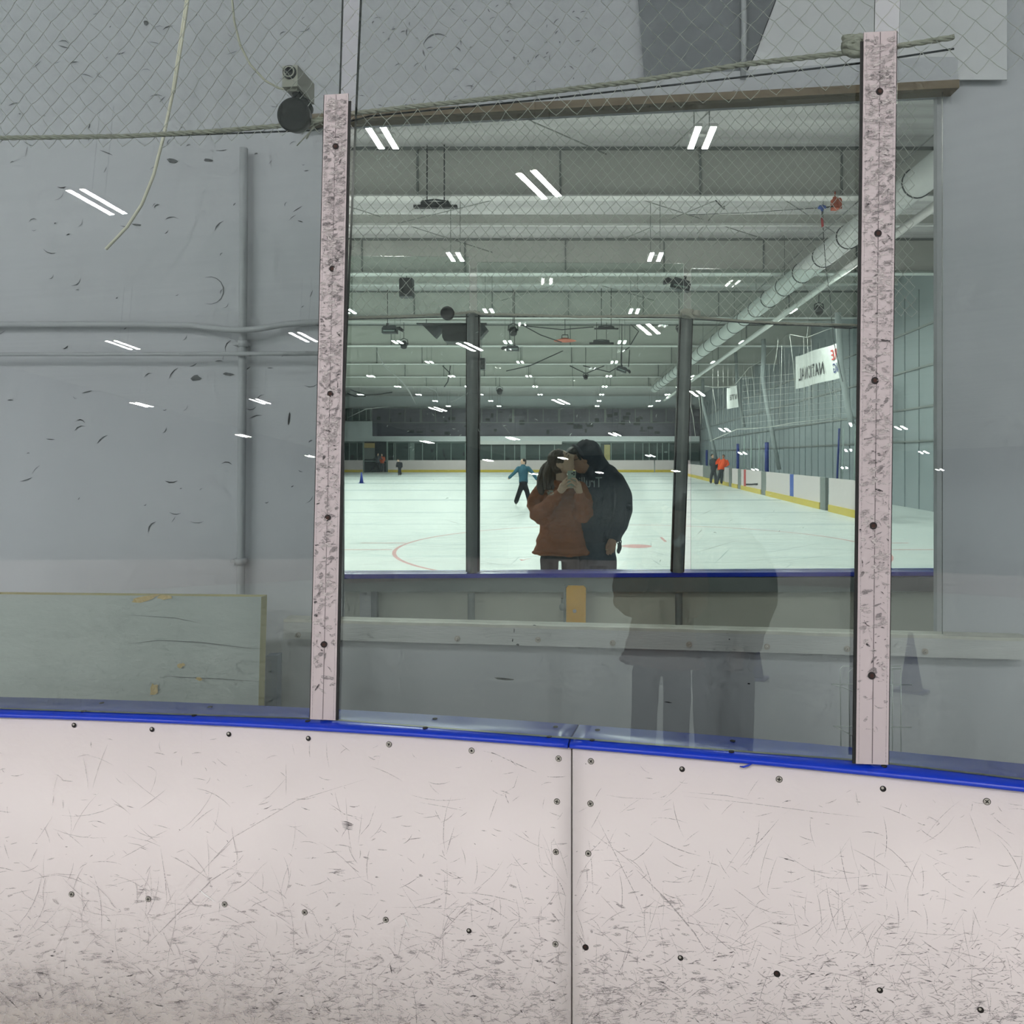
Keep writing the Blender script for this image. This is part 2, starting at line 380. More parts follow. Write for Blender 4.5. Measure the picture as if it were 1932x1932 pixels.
def couple():
    D = 6.45
    W = lambda x, y, d=0.0: P(x, y, D + d)
    # ---------------- the woman
    root = thing('person', 'person in a rust-orange hoodie holding up a phone while kissing the man beside her', 'person', (W(1058, 900).x, D, 0))
    b = MB(); hc = W(1060.5, 872.5, -.02); R3 = frame((.77, -.22, .60), (-.62, -.05, .78)); head(b, hc, R3, .98)
    b.chain([W(1052, 878, .02), W(1057, 896, .02), W(1060, 912, .04)], [.052, .056, .07], 18)
    b.loft([((-.145, D + .04, .93), .15, .10), ((-.145, D + .04, 1.12), .13, .09), ((-.14, D + .04, 1.32), .15, .10), ((-.14, D + .04, 1.44), .16, .085), ((-.14, D + .04, 1.50), .09, .06)])
    sh_l, sh_r = W(1023, 927, .04), W(1094, 924, .04)
    el_l, el_r = W(1014, 966, -.06), W(1106, 962, -.04)
    wr_l, wr_r = W(1057, 927, -.27), W(1093, 927, -.27)
    for s, e, w in ((sh_l, el_l, wr_l), (sh_r, el_r, wr_r)):
        b.chain([s, e, w], [.036, .032, .027], 14); b.chain([V((-.14, D + .04, 1.44)), s], [.05, .038], 12)
    # hands closed round the phone: palm, four bent fingers, thumb
    b.chain([wr_l, W(1061, 921, -.29)], [.027, .034], 14); b.ell(W(1062, 918, -.285), (.032, .02, .036))
    for q in (((1058, 915), (1064, 907), (1070.5, 901)), ((1060, 918.5), (1066, 910.5), (1074, 905)), ((1062, 921.5), (1069, 915), (1077, 910.5)), ((1064, 924), (1070, 920.5), (1077, 917.5))):
        finger(b, [W(q[0][0], q[0][1], -.300), W(q[1][0], q[1][1], -.322), W(q[2][0], q[2][1], -.326)], .0092)
    finger(b, [W(1066, 917, -.27), W(1070, 909, -.262), W(1074, 902, -.264)], .0095)
    b.chain([wr_r, W(1090, 920, -.29)], [.028, .034], 14); b.ell(W(1089.5, 916, -.285), (.032, .02, .038))
    for q in (((1091, 911), (1086.5, 904), (1079, 902)), ((1089, 914), (1082, 908.5), (1075.5, 905.5)), ((1089, 918), (1084, 914), (1079.5, 911)), ((1089, 922), (1084, 920.5), (1080, 918.5))):
        finger(b, [W(q[0][0], q[0][1], -.305), W(q[1][0], q[1][1], -.330), W(q[2][0], q[2][1], -.334)], .0092)
    finger(b, [W(1088, 913, -.27), W(1087, 906, -.258), W(1084, 900, -.262)], .0095)
    hips = [(V((-.238, D + .05, .92)), V((-.245, D + .03, .5)), V((-.245, D + .06, .14))), (V((-.062, D + .05, .92)), V((-.060, D + .03, .5)), V((-.060, D + .06, .14)))]
    for h_ in hips:
        b.chain(h_, [.07, .05, .038], 14); b.chain([h_[2], h_[2] + V((0, -.13, -.03))], [.04, .03], 10)
    fuse(b, 'body', 'skin_w', .0042, 2, root)
    # hoodie
    m = MB()
    m.loft([((-.142, D + .03, .925), .232, .165), ((-.142, D + .03, .94), .228, .16), ((-.142, D + .03, 1.03), .205, .15), ((-.142, D + .03, 1.17), .172, .135), ((-.14, D + .03, 1.30), .18, .135), ((-.14, D + .04, 1.42), .18, .115), ((-.14, D + .04, 1.48), .13, .09), ((-.135, D + .03, 1.535), .085, .075)], 36)
    m.chain([sh_l, W(1010, 948, .0), W(1016, 968, -.06), W(1032, 957, -.16), W(1049, 938, -.235), W(1055, 930, -.262)], [.072, .070, .072, .062, .048, .034], 18)
    m.chain([sh_r, W(1104, 945, .0), W(1104, 965, -.05), W(1098, 951, -.15), W(1094, 938, -.235), W(1093, 930, -.262)], [.070, .068, .070, .060, .048, .034], 18)
    m.chain([W(1022, 976, -.05), W(1034, 972, -.09)], [.07, .06], 14); m.chain([W(1100, 974, -.05), W(1092, 968, -.08)], [.06, .055], 14)
    m.tube([W(1044, 907, .07), W(1046, 911, -.02), W(1056, 916, -.055), W(1066, 914, -.055), W(1074, 909, 0), W(1073, 905, .08)], .024, 10)   # collar roll
    m.ell(W(1046, 914, .12), (.12, .07, .085))
    m.tube([V((-.142 + .235 * math.cos(t), D + .03 + .168 * math.sin(t), .935 + .012 * math.sin(2 * t))) for t in [i * math.pi / 16 for i in range(33)]], .009, 8)
    hd = fuse(m, 'hoodie', 'rustcloth', .0065, 3, root, (.012, (9, 9, 17)))
    bv = BVHTree.FromPolygons([v_.co.copy() for v_ in hd.data.vertices], [tuple(p.vertices) for p in hd.data.polygons])
    pr = MB()
    for y0 in range(924, 934):
        for x0 in range(1031, 1045):
            if (x0 - 1038) ** 2 / 49 + (y0 - 929) ** 2 / 22 > 1.1 or noise.noise(V((x0 * .37, y0 * .43, 2))) > .22: continue
            q = []
            for (x, y) in ((x0, y0), (x0 + 1, y0), (x0 + 1, y0 + 1), (x0, y0 + 1)):
                p = W(x, y); h_ = bv.ray_cast(V((0, 0, H)), (p - V((0, 0, H))).normalized()); q.append((h_[0] if h_[0] else p) + V((0, -.003, 0)))
            if max(c.y for c in q) - min(c.y for c in q) < .03: pr.face(q)
    put('chest_print', pr, 'print', hd, 'pale printed patch on the chest')
    # hair: cap over the skull, ponytail down the back
    m = MB()
    m.ell(hc + R3 @ V((0, .012, .036)), (.081, .092, .092), R3, 32, 24); m.ell(hc + R3 @ V((0, .05, .01)), (.074, .062, .08), R3, 24, 16)
    m.ell(hc + R3 @ V((0, .085, .02)), (.05, .045, .05), R3)
    pony = [hc + R3 @ V((0, .09, .03)), W(1034, 880, .03), W(1028, 890, .03), W(1024, 904, .02), W(1022, 918, 0), W(1021, 930, -.03)]
    m.chain(pony, [.035, .045, .05, .048, .042, .026], 16)
    for dx, dd in ((9, -.03), (14, -.02), (19, .01), (4, -.06)):
        m.chain([W(1034 + dx * .6, 878, .02 + dd), W(1029 + dx, 893, .02 + dd), W(1027 + dx, 908, dd), W(1025 + dx * .9, 921, -.05 + dd * .4)], [.03, .036, .03, .014], 12)
    fuse(m, 'hair', 'hair', .0055, 2, root, (.006, (60, 60, 9)))
    e = MB()
    for sx in (-1, 1): e.chain([hc + R3 @ V((sx * .018, -.089, .013)), hc + R3 @ V((sx * .040, -.080, .011))], [.003, .003], 6)
    put('eyelashes', e, 'hair_d', root); e = MB()
    for sx in (-1, 1): e.tube([hc + R3 @ V((sx * .014, -.096, .034)), hc + R3 @ V((sx * .030, -.092, .040)), hc + R3 @ V((sx * .046, -.080, .034))], .0035, 6)
    put('eyebrows', e, 'hair', root)
    m = MB()
    m.loft([((-.145, D + .045, .875), .15, .105), ((-.145, D + .045, .98), .165, .12)], 24)
    for h_ in hips: m.chain([h_[0] + V((0, 0, -.05)), h_[1], h_[2] + V((0, 0, .02))], [.079, .070, .064], 16)
    fuse(m, 'trousers', 'blackcloth', .010, 3, root, (.006, (12, 12, 5)))
    for h_ in hips: skate(root, h_[2], .16)
    # ---------------- her phone
    ph = thing('smartphone', 'silver smartphone held up in both hands with its three lenses showing', 'phone', W(1078.5, 905, -.30))
    m = MB(); x0, x1 = W(1070.6, 0, -.3).x, W(1086.2, 0, -.3).x; z1, z0 = W(0, 888.2, -.3).z, W(0, 921, -.3).z; y0 = D - .306
    rr = .010; poly = []
    for (cx, cz, a0) in ((x1 - rr, z0 + rr, -90), (x1 - rr, z1 - rr, 0), (x0 + rr, z1 - rr, 90), (x0 + rr, z0 + rr, 180)):
        for k in range(5): a = math.radians(a0 + k * 22.5); poly.append((cx + rr * math.cos(a), y0, cz + rr * math.sin(a)))
    m.prism(poly, (0, .009, 0)); put('case', m, 'phone', ph)
    m = MB(); bx0, bx1, bz1, bz0 = x0 + .027, x1 - .003, z1 - .004, z1 - .040
    m.box(bx0, bx1, y0 - .003, y0, bz0, bz1); bump = put('camera_bump', m, 'phone', ph)
    for lx, lz in ((.30, .72), (.30, .28), (.72, .5)):
        m = MB(); c = V((bx1 - (bx1 - bx0) * lx, y0 - .005, bz0 + (bz1 - bz0) * lz)); m.disc(c, (0, -1, 0), .0075, 16, 0, .004); put('lens', m, 'black', bump)
    # ---------------- the man
    E = .16
    man = thing('person', 'person in a dark navy hooded sweatshirt leaning down to kiss the woman in rust orange', 'person', (W(1128, 900, E).x, D + E, 0))
    b = MB(); hm = W(1096.5, 866, .06); Rm = frame((-.93, -.20, -.32), (-.32, -.05, .93)); head(b, hm, Rm, 1.06)
    b.chain([W(1106, 876, .10), W(1118, 893, .14)], [.058, .07], 16)
    cx = W(1126, 0, E).x
    b.loft([((cx, D + E, .86), .15, .11), ((cx, D + E, 1.1), .15, .11), ((cx, D + E, 1.35), .18, .12), ((cx, D + E, 1.5), .17, .10), ((cx, D + E, 1.57), .08, .07)])
    s_r, e_r, w_r = W(1160, 908, .14), W(1173, 962, .12), W(1157, 1017, .0)
    s_l, e_l, w_l = W(1090, 908, .16), W(1082, 960, .24), W(1088, 1010, .20)
    b.chain([s_r, e_r, w_r], [.048, .042, .034], 14); b.chain([s_l, e_l, w_l], [.048, .042, .034], 14)
    b.chain([V((cx, D + E, 1.5)), s_r], [.08, .06], 12); b.chain([V((cx, D + E, 1.5)), s_l], [.08, .06], 12)
    b.ell(W(1154, 1026, -.02), (.040, .022, .048)); b.chain([w_r, W(1154, 1025, -.02)], [.033, .034], 12)
    for q in (((1147.5, 1029), (1145.5, 1036), (1144.5, 1044)), ((1151.5, 1032), (1149.5, 1039), (1147.5, 1046.5)), ((1156, 1032), (1154, 1039), (1152.5, 1045.5)), ((1160, 1030), (1159, 1036), (1157, 1042))):
        finger(b, [W(q[0][0], q[0][1], -.025), W(q[1][0], q[1][1], -.035), W(q[2][0], q[2][1], -.02)], .0098)
    finger(b, [W(1148, 1024, -.03), W(1144.5, 1029, -.055), W(1143.5, 1035, -.06)], .0105)
    b.ell(W(1088, 1020, .2), (.03, .03, .05))
    for k in range(4): finger(b, [W(1084 + k * 2.6, 1026, .19), W(1084 + k * 2.6, 1036, .17), W(1085 + k * 2.4, 1042, .18)], .0095)
    finger(b, [W(1094, 1020, .18), W(1096, 1028, .16), W(1095, 1034, .16)], .0105)
    lg = [(V((W(1110, 0, E).x, D + E, .90)), V((W(1111, 0, E).x, D + E - .02, .52)), V((W(1112, 0, E).x, D + E + .02, .14))), (V((W(1143, 0, E).x, D + E, .90)), V((W(1144, 0, E).x, D + E - .02, .52)), V((W(1146, 0, E).x, D + E + .02, .14)))]
    for h_ in lg: b.chain(h_, [.08, .06, .042], 14); b.chain([h_[2], h_[2] + V((0, -.15, -.03))], [.045, .032], 10)
    fuse(b, 'body', 'skin_m', .0045, 2, man)
    m = MB()
    m.loft([((cx, D + E, 1.02), .205, .15), ((cx, D + E, 1.06), .215, .16), ((cx, D + E, 1.25), .225, .165), ((cx, D + E, 1.42), .225, .16), ((cx, D + E, 1.54), .19, .135), ((cx - .02, D + E, 1.62), .12, .10), ((cx - .05, D + E - .02, 1.70), .09, .09)], 36)
    m.chain([s_r, W(1172, 935, .13), W(1174, 962, .10), W(1168, 990, .06), W(1158.5, 1014, .01)], [.088, .092, .092, .080, .050], 18)
    m.chain([s_l, W(1083, 940, .2), W(1082, 962, .24), W(1086, 1005, .2)], [.088, .09, .085, .055], 18)
    m.chain([V((cx, D + E, 1.55)), W(1147, 893, .14), s_r], [.10, .085, .085], 14)
    hoodie = fuse(m, 'sweatshirt', 'navycloth', .0075, 3, man, (.009, (10, 10, 4)))
    # hood: shell round the back of the skull, open at the face, running down into the shoulders
    m = MB()
    m.ell(hm + Rm @ V((0, .064, .034)), (.104, .104, .118), Rm, 32, 24)
    rim = []
    for k in range(17):
        t = math.radians(-40 + 260 * k / 16); rim.append(hm + Rm @ V((.084 * math.cos(t), -.004 - .020 * max(0, math.sin(t)) + .03 * max(0, -math.sin(t)), .034 + .093 * math.sin(t))))
    m.tube(rim, .014, 10)
    m.chain([hm + Rm @ V((0, .10, .05)), W(1124, 872, .12), W(1134, 884, .15), W(1147, 895, .16)], [.085, .085, .08, .06], 16)
    m.chain([W(1112, 880, .07), W(1113, 893, .07), W(1116, 900, .10)], [.035, .05, .06], 12)
    fuse(m, 'hood', 'navycloth', .006, 3, man, (.008, (12, 12, 9)), 'hood pulled up over the head')
    m = MB(); m.ell(hm + Rm @ V((0, -.030, .082)), (.074, .075, .046), Rm); m.chain([hm + Rm @ V((.04, -.088, .078)), hm + Rm @ V((-.04, -.088, .078))], [.022, .022], 10); m.chain([hm + Rm @ V((-.074, -.03, .05)), hm + Rm @ V((-.076, -.022, .005))], [.014, .01], 8); m.chain([hm + Rm @ V((.074, -.03, .05)), hm + Rm @ V((.076, -.022, .005))], [.014, .01], 8)
    fuse(m, 'hair', 'hair_d', .006, 1, man, (.004, (50, 50, 50)))
    m = MB()
    for sx in (-1, 1):
        m.tube([hm + Rm @ (V((sx * .036, -.108, .010)) + V((.026 * math.cos(t) * 1.0, .010 * abs(math.cos(t)), .021 * math.sin(t)))) for t in [i * math.pi / 8 for i in range(17)]], .0028, 6)
        m.tube([hm + Rm @ V((sx * .062, -.100, .014)), hm + Rm @ V((sx * .085, -.02, .014))], .0028, 6)
    m.tube([hm + Rm @ V((-.012, -.110, .014)), hm + Rm @ V((0, -.118, .018)), hm + Rm @ V((.012, -.110, .014))], .0028, 6)
    put('eyeglasses', m, 'black', man); m = MB()
    for sx in (-1, 1): m.ell(hm + Rm @ V((sx * .034, -.090, .010)), (.012, .008, .007), Rm, 10, 8)
    put('eyes', m, 'hair_d', man)
    m = MB(); m.loft([((cx, D + E, .82), .16, .12), ((cx, D + E, 1.04), .17, .125)], 24)
    for h_ in lg: m.chain([h_[0] + V((0, 0, -.03)), h_[1], h_[2] + V((0, 0, .02))], [.098, .084, .078], 16)
    fuse(m, 'jeans', 'jeans', .010, 3, man, (.006, (12, 12, 5)))
    for h_ in lg: skate(man, h_[2], .18)
    m = MB(); m.tube([W(1144.9, 1037, -.035) + V((.0105 * math.cos(t), .0105 * math.sin(t), 0)) for t in [i * math.pi / 6 for i in range(13)]], .002, 6); put('ring', m, 'gold', man)
    m = MB(); m.ell(W(1169, 1031, .02), (.018, .016, .042)); m.ell(W(1167, 1039, .02), (.016, .015, .025)); m.tube([W(1168, 1022, .02) + V((.02 * math.cos(t), 0, .022 * math.sin(t))) for t in [i * math.pi / 6 for i in range(13)]], .004, 6)
    put('wrist_pouch', m, 'dark', man, 'small dark pouch hanging at the wrist')
    # lettering across the chest, laid on to the cloth
    bv = BVHTree.FromPolygons([v_.co.copy() for v_ in hoodie.data.vertices], [tuple(p.vertices) for p in hoodie.data.polygons])
    me = text_mesh('Trulli', .125, .0, .95); c0 = W(1114, 911, 0); sx = .19 / max(v_.co.x for v_ in me.vertices) / 2
    for v_ in me.vertices:
        p = V((c0.x - v_.co.x * sx, D, c0.z + v_.co.y)); h_ = bv.ray_cast(V((p.x, 4, p.z)), V((0, 1, 0)))
        p.y = (h_[0].y if h_[0] else D) - .004; v_.co = p
    me.materials.append(M['letter']); o = link('lettering', me, hoodie); o['label'] = 'pale lettering across the chest'
    return root, man, ph
def skate(parent, ankle, ln):
    m = MB(); a = V(ankle); m.chain([a + V((0, .02, .05)), a + V((0, 0, -.03)), a + V((0, -ln, -.05))], [.06, .055, .042], 12)
    o = fuse(m, 'skate', 'black', .010, 2, parent)
    m = MB(); m.box(a.x - .004, a.x + .004, a.y - ln - .05, a.y + .09, 0.0, .075); put('blade', m, 'steel', o)

def skater(label, Y, jl, body_px, jacket, trouser, vox, skin='skin_w', extra=None):
    """a figure on the ice at distance Y; body_px gives its joints in the frame"""
    g = lambda k, d=0.0: P(body_px[k][0], body_px[k][1], Y + d)
    root = thing('person', label, 'person', (P(body_px['hip'][0], 0, Y).x, Y, 0))
    s = Y / F
    hd_, nk, hip = g('head'), g('neck'), g('hip'); up = (hd_ - nk).normalized()
    b = MB(); R3 = frame(jl, up); head(b, hd_, R3, .98, 28, 20); b.chain([hd_ - up * .06, nk], [.05, .055], 10)
    b.chain([nk - V((0, 0, .14)), hip], [.085, .09], 14)
    for a in ('l', 'r'):
        b.chain([g('sh' + a), g('el' + a, body_px.get('d' + a, 0) * .5), g('ha' + a, body_px.get('d' + a, 0))], [.05, .042, .03], 10)
        b.ell(g('ha' + a, body_px.get('d' + a, 0)), (.04, .03, .055)); b.chain([g('hip'), g('kn' + a), g('ft' + a) + V((0, 0, .1))], [.08, .055, .04], 10)
    fuse(b, 'body', skin, vox, 1, root)
    m = MB(); w = (g('shr') - g('shl')).length / 2
    m.chain([g('shl'), g('shr')], [.075, .075], 12)
    m.loft([((hip.x, Y, hip.z - .02), w * .95, .13), ((hip.x, Y, hip.z + .12), w * .9, .125), ((nk.x, Y, nk.z - .22), w * 1.02, .135), ((nk.x, Y, nk.z - .08), w * .9, .11), ((nk.x, Y, nk.z), .085, .08), ((nk.x, Y, nk.z + .05), .062, .062)])
    for a in ('l', 'r'):
        m.chain([g('sh' + a), g('el' + a, body_px.get('d' + a, 0) * .5), g('ha' + a, body_px.get('d' + a, 0)) * .92 + g('el' + a, body_px.get('d' + a, 0) * .5) * .08], [.075, .062, .05], 12)
    fuse(m, 'jacket', jacket, vox, 2, root, (.008, (8, 8, 5)))
    m = MB(); m.ell(hip + V((0, 0, -.02)), (w * .9, .14, .12))
    for a in ('l', 'r'): m.chain([hip * .8 + g('kn' + a) * .2, g('kn' + a), g('ft' + a) + V((0, 0, .14))], [.105, .085, .08], 12)
    fuse(m, 'trousers', trouser, vox, 2, root)
    for a in ('l', 'r'):
        f = g('ft' + a); m = MB(); m.chain([f + V((0, .03, .14)), f + V((0, .0, .10)), f + V((.0, -.12, .085))], [.06, .055, .045], 10); o = fuse(m, 'skate', 'black', vox, 1, root)
        m = MB(); m.box(f.x - .006, f.x + .006, f.y - .18, f.y + .1, max(0, f.z - .005), f.z + .07); put('blade', m, 'steel', o)
    m = MB(); m.ell(hd_ + R3 @ V((0, .02, .03)), (.083, .095, .10), R3)
    if extra == 'bun': m.chain([hd_ + R3 @ V((0, .1, .02)), hd_ + R3 @ V((0, .11, -.08))], [.035, .02], 8)
    fuse(m, 'hair', 'hair_d', vox, 1, root)
    return root
# ------------------------------------------------------------------ the near side: boards, glass, posts
def YG(X): return 1.862 - .211 * X - .045 * X * X        # glass line on the curving end boards
LEAN = .065
def YF(X): return YG(X) - .026                           # face of the boards
def onF(px, py, off=0.0):
    Y = 1.85
    for _ in range(8): X = (px - PX) / F * Y; Y = .5 * Y + .5 * (YF(X) - off)
    return P(px, py, Y)
def strip(mb, xs, prof, fn, mi=0, smooth=True):          # sweep a profile [(offset towards viewer, z)] along x over curve fn
    b = len(mb.v); k = len(prof)
    for X in xs:
        d = -.211 - .09 * X; n = V((-d, 1, 0)).normalized()
        for (o, z) in prof:
            mb.v.append((X - n.x * o, fn(X) - n.y * o, z))
    for i in range(len(xs) - 1):
        for j in range(k):
            c = (j + 1) % k; mb.f.append((b + i * k + j, b + (i + 1) * k + j, b + (i + 1) * k + c, b + i * k + c)); mb.m.append(mi); mb.s.append(smooth)
    mb.f.append(tuple(b + j for j in range(k))); mb.m.append(mi); mb.s.append(False)
    e = b + (len(xs) - 1) * k; mb.f.append(tuple(e + j for j in range(k - 1, -1, -1))); mb.m.append(mi); mb.s.append(False)
def lsp(a, b, n): return [a + (b - a) * i / (n - 1) for i in range(n)]

SCREWS = [(287, 1376, 'h'), (432, 1385, 'h'), (582, 1393, 'h'), (734, 1404, 'p'), (890, 1416, 's'), (1054, 1431, 'p'), (1115, 1436, 'p'), (1287, 1451, 'h'), (1470, 1470, 'p'), (1666, 1488, 'h'),
          (1051, 1512, 'p'), (1114, 1516, 'p'), (1049, 1607, 'p'), (1110, 1610, 's'), (1048, 1781, 'p'), (1105, 1787, 'd'), (280, 1696, 'p'), (424, 1706, 'p'), (575, 1721, 'p'), (728, 1735, 'p'), (885, 1756, 'h'),
          (1284, 1807, 'h'), (1466, 1837, 'd'), (1660, 1868, 'h'), (140, 1368, 'h'), (135, 1687, 'p'), (1862, 1512, 'p'), (1850, 1905, 'h')]
SCUFFS = [([(200, 0)], 0, 0)]
def board(name, label, x0, x1):
    root = thing(name, label, 'rink board', ((x0 + x1) / 2, YF((x0 + x1) / 2), 0), 'white boards at the end of the rink')
    xs = lsp(x0, x1, 40); m = MB()
    strip(m, xs, [(0, .03), (0, 1.052), (-.04, 1.052), (-.04, .03)], YF)
    # scuffs: a few long drawn ones, and a thickening crowd of short ones towards the ice
    pxa = lambda X: PX + X / YF(X) * F
    a, b = pxa(x0), pxa(x1); a = max(a, -60); b = min(b, 1990); cnt = 0
    top = lambda x: 1362 + (max(x, 0) / 1690.0) ** 1.6 * 112 if x > 0 else 1360
    mine = lambda x: a + 4 < x < b - 4
    wid = (b - a) / 1450.0
    def one(x, y, ang, ln, w, mi, bend=0.0):
        nonlocal cnt
        pts = [q for q in curve_pts(x, y, ang, ln, bend, 5) if q[1] > top(q[0]) + 14 and mine(q[0])]
        if len(pts) > 1: cnt += 1; stroke(m, onF, pts, w, mi, .0003 + (cnt % 400) * 1.5e-6)
    for _ in range(int(1500 * wid)):
        y = 1932 - abs(RND.gauss(0, 150)); x = RND.uniform(a, b); mi = RND.choices((1, 2, 3, 4), (6, 5, 1.6, .45) if y > 1810 else (8, 4, .9, .12))[0]
        one(x, y, RND.gauss(0.05, .5), RND.choice((4, 7, 12, 18, 30, 46)) * RND.uniform(.6, 1.3), RND.uniform(.7, 2.6 if y > 1780 else 1.5), mi, RND.uniform(-.5, .5))
    for _ in range(int(1300 * wid)):
        y = 1932 - abs(RND.gauss(0, 75)); one(RND.uniform(a, b), y, RND.gauss(0.08, .55), RND.uniform(3, 20), RND.uniform(.8, 3.0), RND.choices((1, 2, 3, 4), (4, 5, 2.2, .7))[0], RND.uniform(-.6, .6))
    for _ in range(int(420 * wid)):
        y = 1932 - abs(RND.gauss(0, 250)); one(RND.uniform(a, b), y, RND.choice((RND.gauss(-.9, .3), RND.gauss(.5, .35), RND.gauss(1.5, .2))), RND.uniform(25, 110), RND.uniform(.6, 1.5), RND.choices((1, 2, 3), (8, 3, .6))[0], RND.uniform(-.35, .35))
    for _ in range(int(200 * wid)):
        one(RND.uniform(a, b), RND.uniform(1385, 1750), RND.gauss(0, .7), RND.uniform(3, 26), RND.uniform(.7, 2), RND.choices((1, 2, 3), (8, 2, .25))[0], RND.uniform(-.5, .5))
    for _ in range(int(90 * wid)):
        y = 1932 - abs(RND.gauss(0, 110)); x = RND.uniform(a + 8, b - 8)
        for k in range(RND.randint(3, 7)): one(x + RND.uniform(-4, 4), y + k * RND.uniform(1.2, 2.2), RND.gauss(-.08, .12), RND.uniform(10, 34), RND.uniform(.8, 2), RND.choice((1, 2, 2, 3)), 0)
    for _ in range(int(700 * wid)):
        y = 1932 - abs(RND.gauss(0, 110)); x = RND.uniform(a + 14, b - 14); cnt += 1
        if y > 1500: blotch(m, onF, x, y, RND.uniform(3, 13), RND.uniform(.8, 3.2), RND.gauss(0, .35), RND.choices((1, 2), (4, 1))[0], .00022 + (cnt % 100) * 5e-7)
    known = [(((245, 1815), (330, 1730), (400, 1660), (455, 1625)), 2.2, 2), (((330, 1700), (440, 1580), (560, 1510), (690, 1470)), 1.2, 1), (((303, 1600), (312, 1660), (315, 1710)), 1.6, 2), (((330, 1690), (331, 1740), (318, 1800), (312, 1850)), 1.3, 2),
             (((241, 1578), (280, 1587), (303, 1597)), 1.2, 2), (((241, 1590), (262, 1594), (280, 1602)), 1.2, 2), (((448, 1604), (446, 1640)), 2.4, 4), (((620, 1515), (650, 1536), (686, 1545)), 1.2, 3), (((709, 1520), (697, 1555), (676, 1580)), 1.2, 3),
             (((978, 1460), (970, 1485), (945, 1500)), 1.2, 3), (((912, 1417), (930, 1421), (945, 1427)), 1.4, 3), (((857, 1560), (848, 1590), (842, 1612)), 1.3, 2), (((1125, 1540), (1160, 1610), (1200, 1690), (1220, 1740)), 1.1, 2), (((1100, 1560), (1170, 1610), (1230, 1660)), 1.0, 1),
             (((1200, 1640), (1260, 1700), (1310, 1760), (1335, 1800)), 2.6, 2), (((1286, 1494), (1370, 1501), (1420, 1510)), .9, 2), (((1290, 1502), (1420, 1516), (1540, 1532), (1630, 1542)), .9, 2), (((1400, 1620), (1440, 1580), (1470, 1545)), 1.3, 3), (((1480, 1535), (1510, 1515)), 1.2, 2),
             (((1468, 1616), (1485, 1621), (1506, 1627)), 2.2, 4), (((1340, 1620), (1338, 1606)), 4, 3), (((1552, 1625), (1545, 1715)), .9, 1), (((1605, 1700), (1640, 1790), (1652, 1830)), 1.3, 2), (((1395, 1540), (1415, 1553)), .8, 1), (((1143, 1500), (1175, 1505), (1260, 1509)), .9, 1),
             (((740, 1712), (800, 1712), (870, 1716)), .9, 2), (((880, 1690), (930, 1715), (960, 1735)), 2.4, 3), (((1088, 1710), (1105, 1680), (1112, 1662)), 1, 3), (((380, 1366), (380, 1436)), .8, 1), (((243, 1370), (243, 1560)), .7, 1), (((780, 1700), (830, 1690), (842, 1680)), 1.0, 2), (((1060, 1750), (1072, 1728)), 1.0, 2)]
    for pts, w, mi in known:
        if mine(pts[0][0]) and mine(pts[-1][0]): cnt += 1; stroke(m, onF, pts, w, mi, .00055)
    if mine(655):
        for k in range(9): stroke(m, onF, [(643 + k * .6, 1549 + k * 2.0), (655, 1551 + k * 1.7), (667 - k * .3, 1556 + k * 1.2)], 1.6, 3 if k % 3 else 4, .0006)
        for k in range(6): stroke(m, onF, [(428, 1661 + k * 2), (444, 1660 + k * 2)], 1.5, 3, .0006)
    for pts, w in ((((372, 1675), (388, 1689), (408, 1703)), 2.2), (((760, 1725), (766, 1738), (772, 1752)), 2), (((774, 1740), (783, 1752)), 2.2), (((634, 1770), (637, 1780)), 1.6)):
        if mine(pts[0][0]) and mine(pts[-1][0]): stroke(m, onF, pts, w, 5, .0009)
    o = put('facing', m, ['board', 'scuff1', 'scuff2', 'scuff3', 'scuff4', 'whitemark'], root)
    m = MB(); prof = [(-.088, 1.053), (-.088, 1.066), (-.084, 1.070), (0.0, 1.070), (.014, 1.0697), (.026, 1.068), (.034, 1.0645), (.0365, 1.061), (.0365, 1.056), (.031, 1.0525)]
    strip(m, lsp(x0, x1, 60), prof, YG); cp = put('cap_rail', m, 'cap', root, 'blue bullnose cap rail')
    for X in lsp(x0 + .05, x1 - .05, max(2, int((x1 - x0) / .265))):
        for o_ in (.013, -.055):
            mm = MB(); d = -.211 - .09 * X; n = V((-d, 1, 0)).normalized(); mm.disc(V((X - n.x * o_, YG(X) - n.y * o_, 1.0712)), (0, 0, 1), .0065, 12, 0, .003); put('screw', mm, 'groove', cp)
    m = MB(); strip(m, xs, [(.012, .0), (.012, .2), (.0005, .2), (.0005, .0)], YF); put('kick_plate', m, 'kick', root)
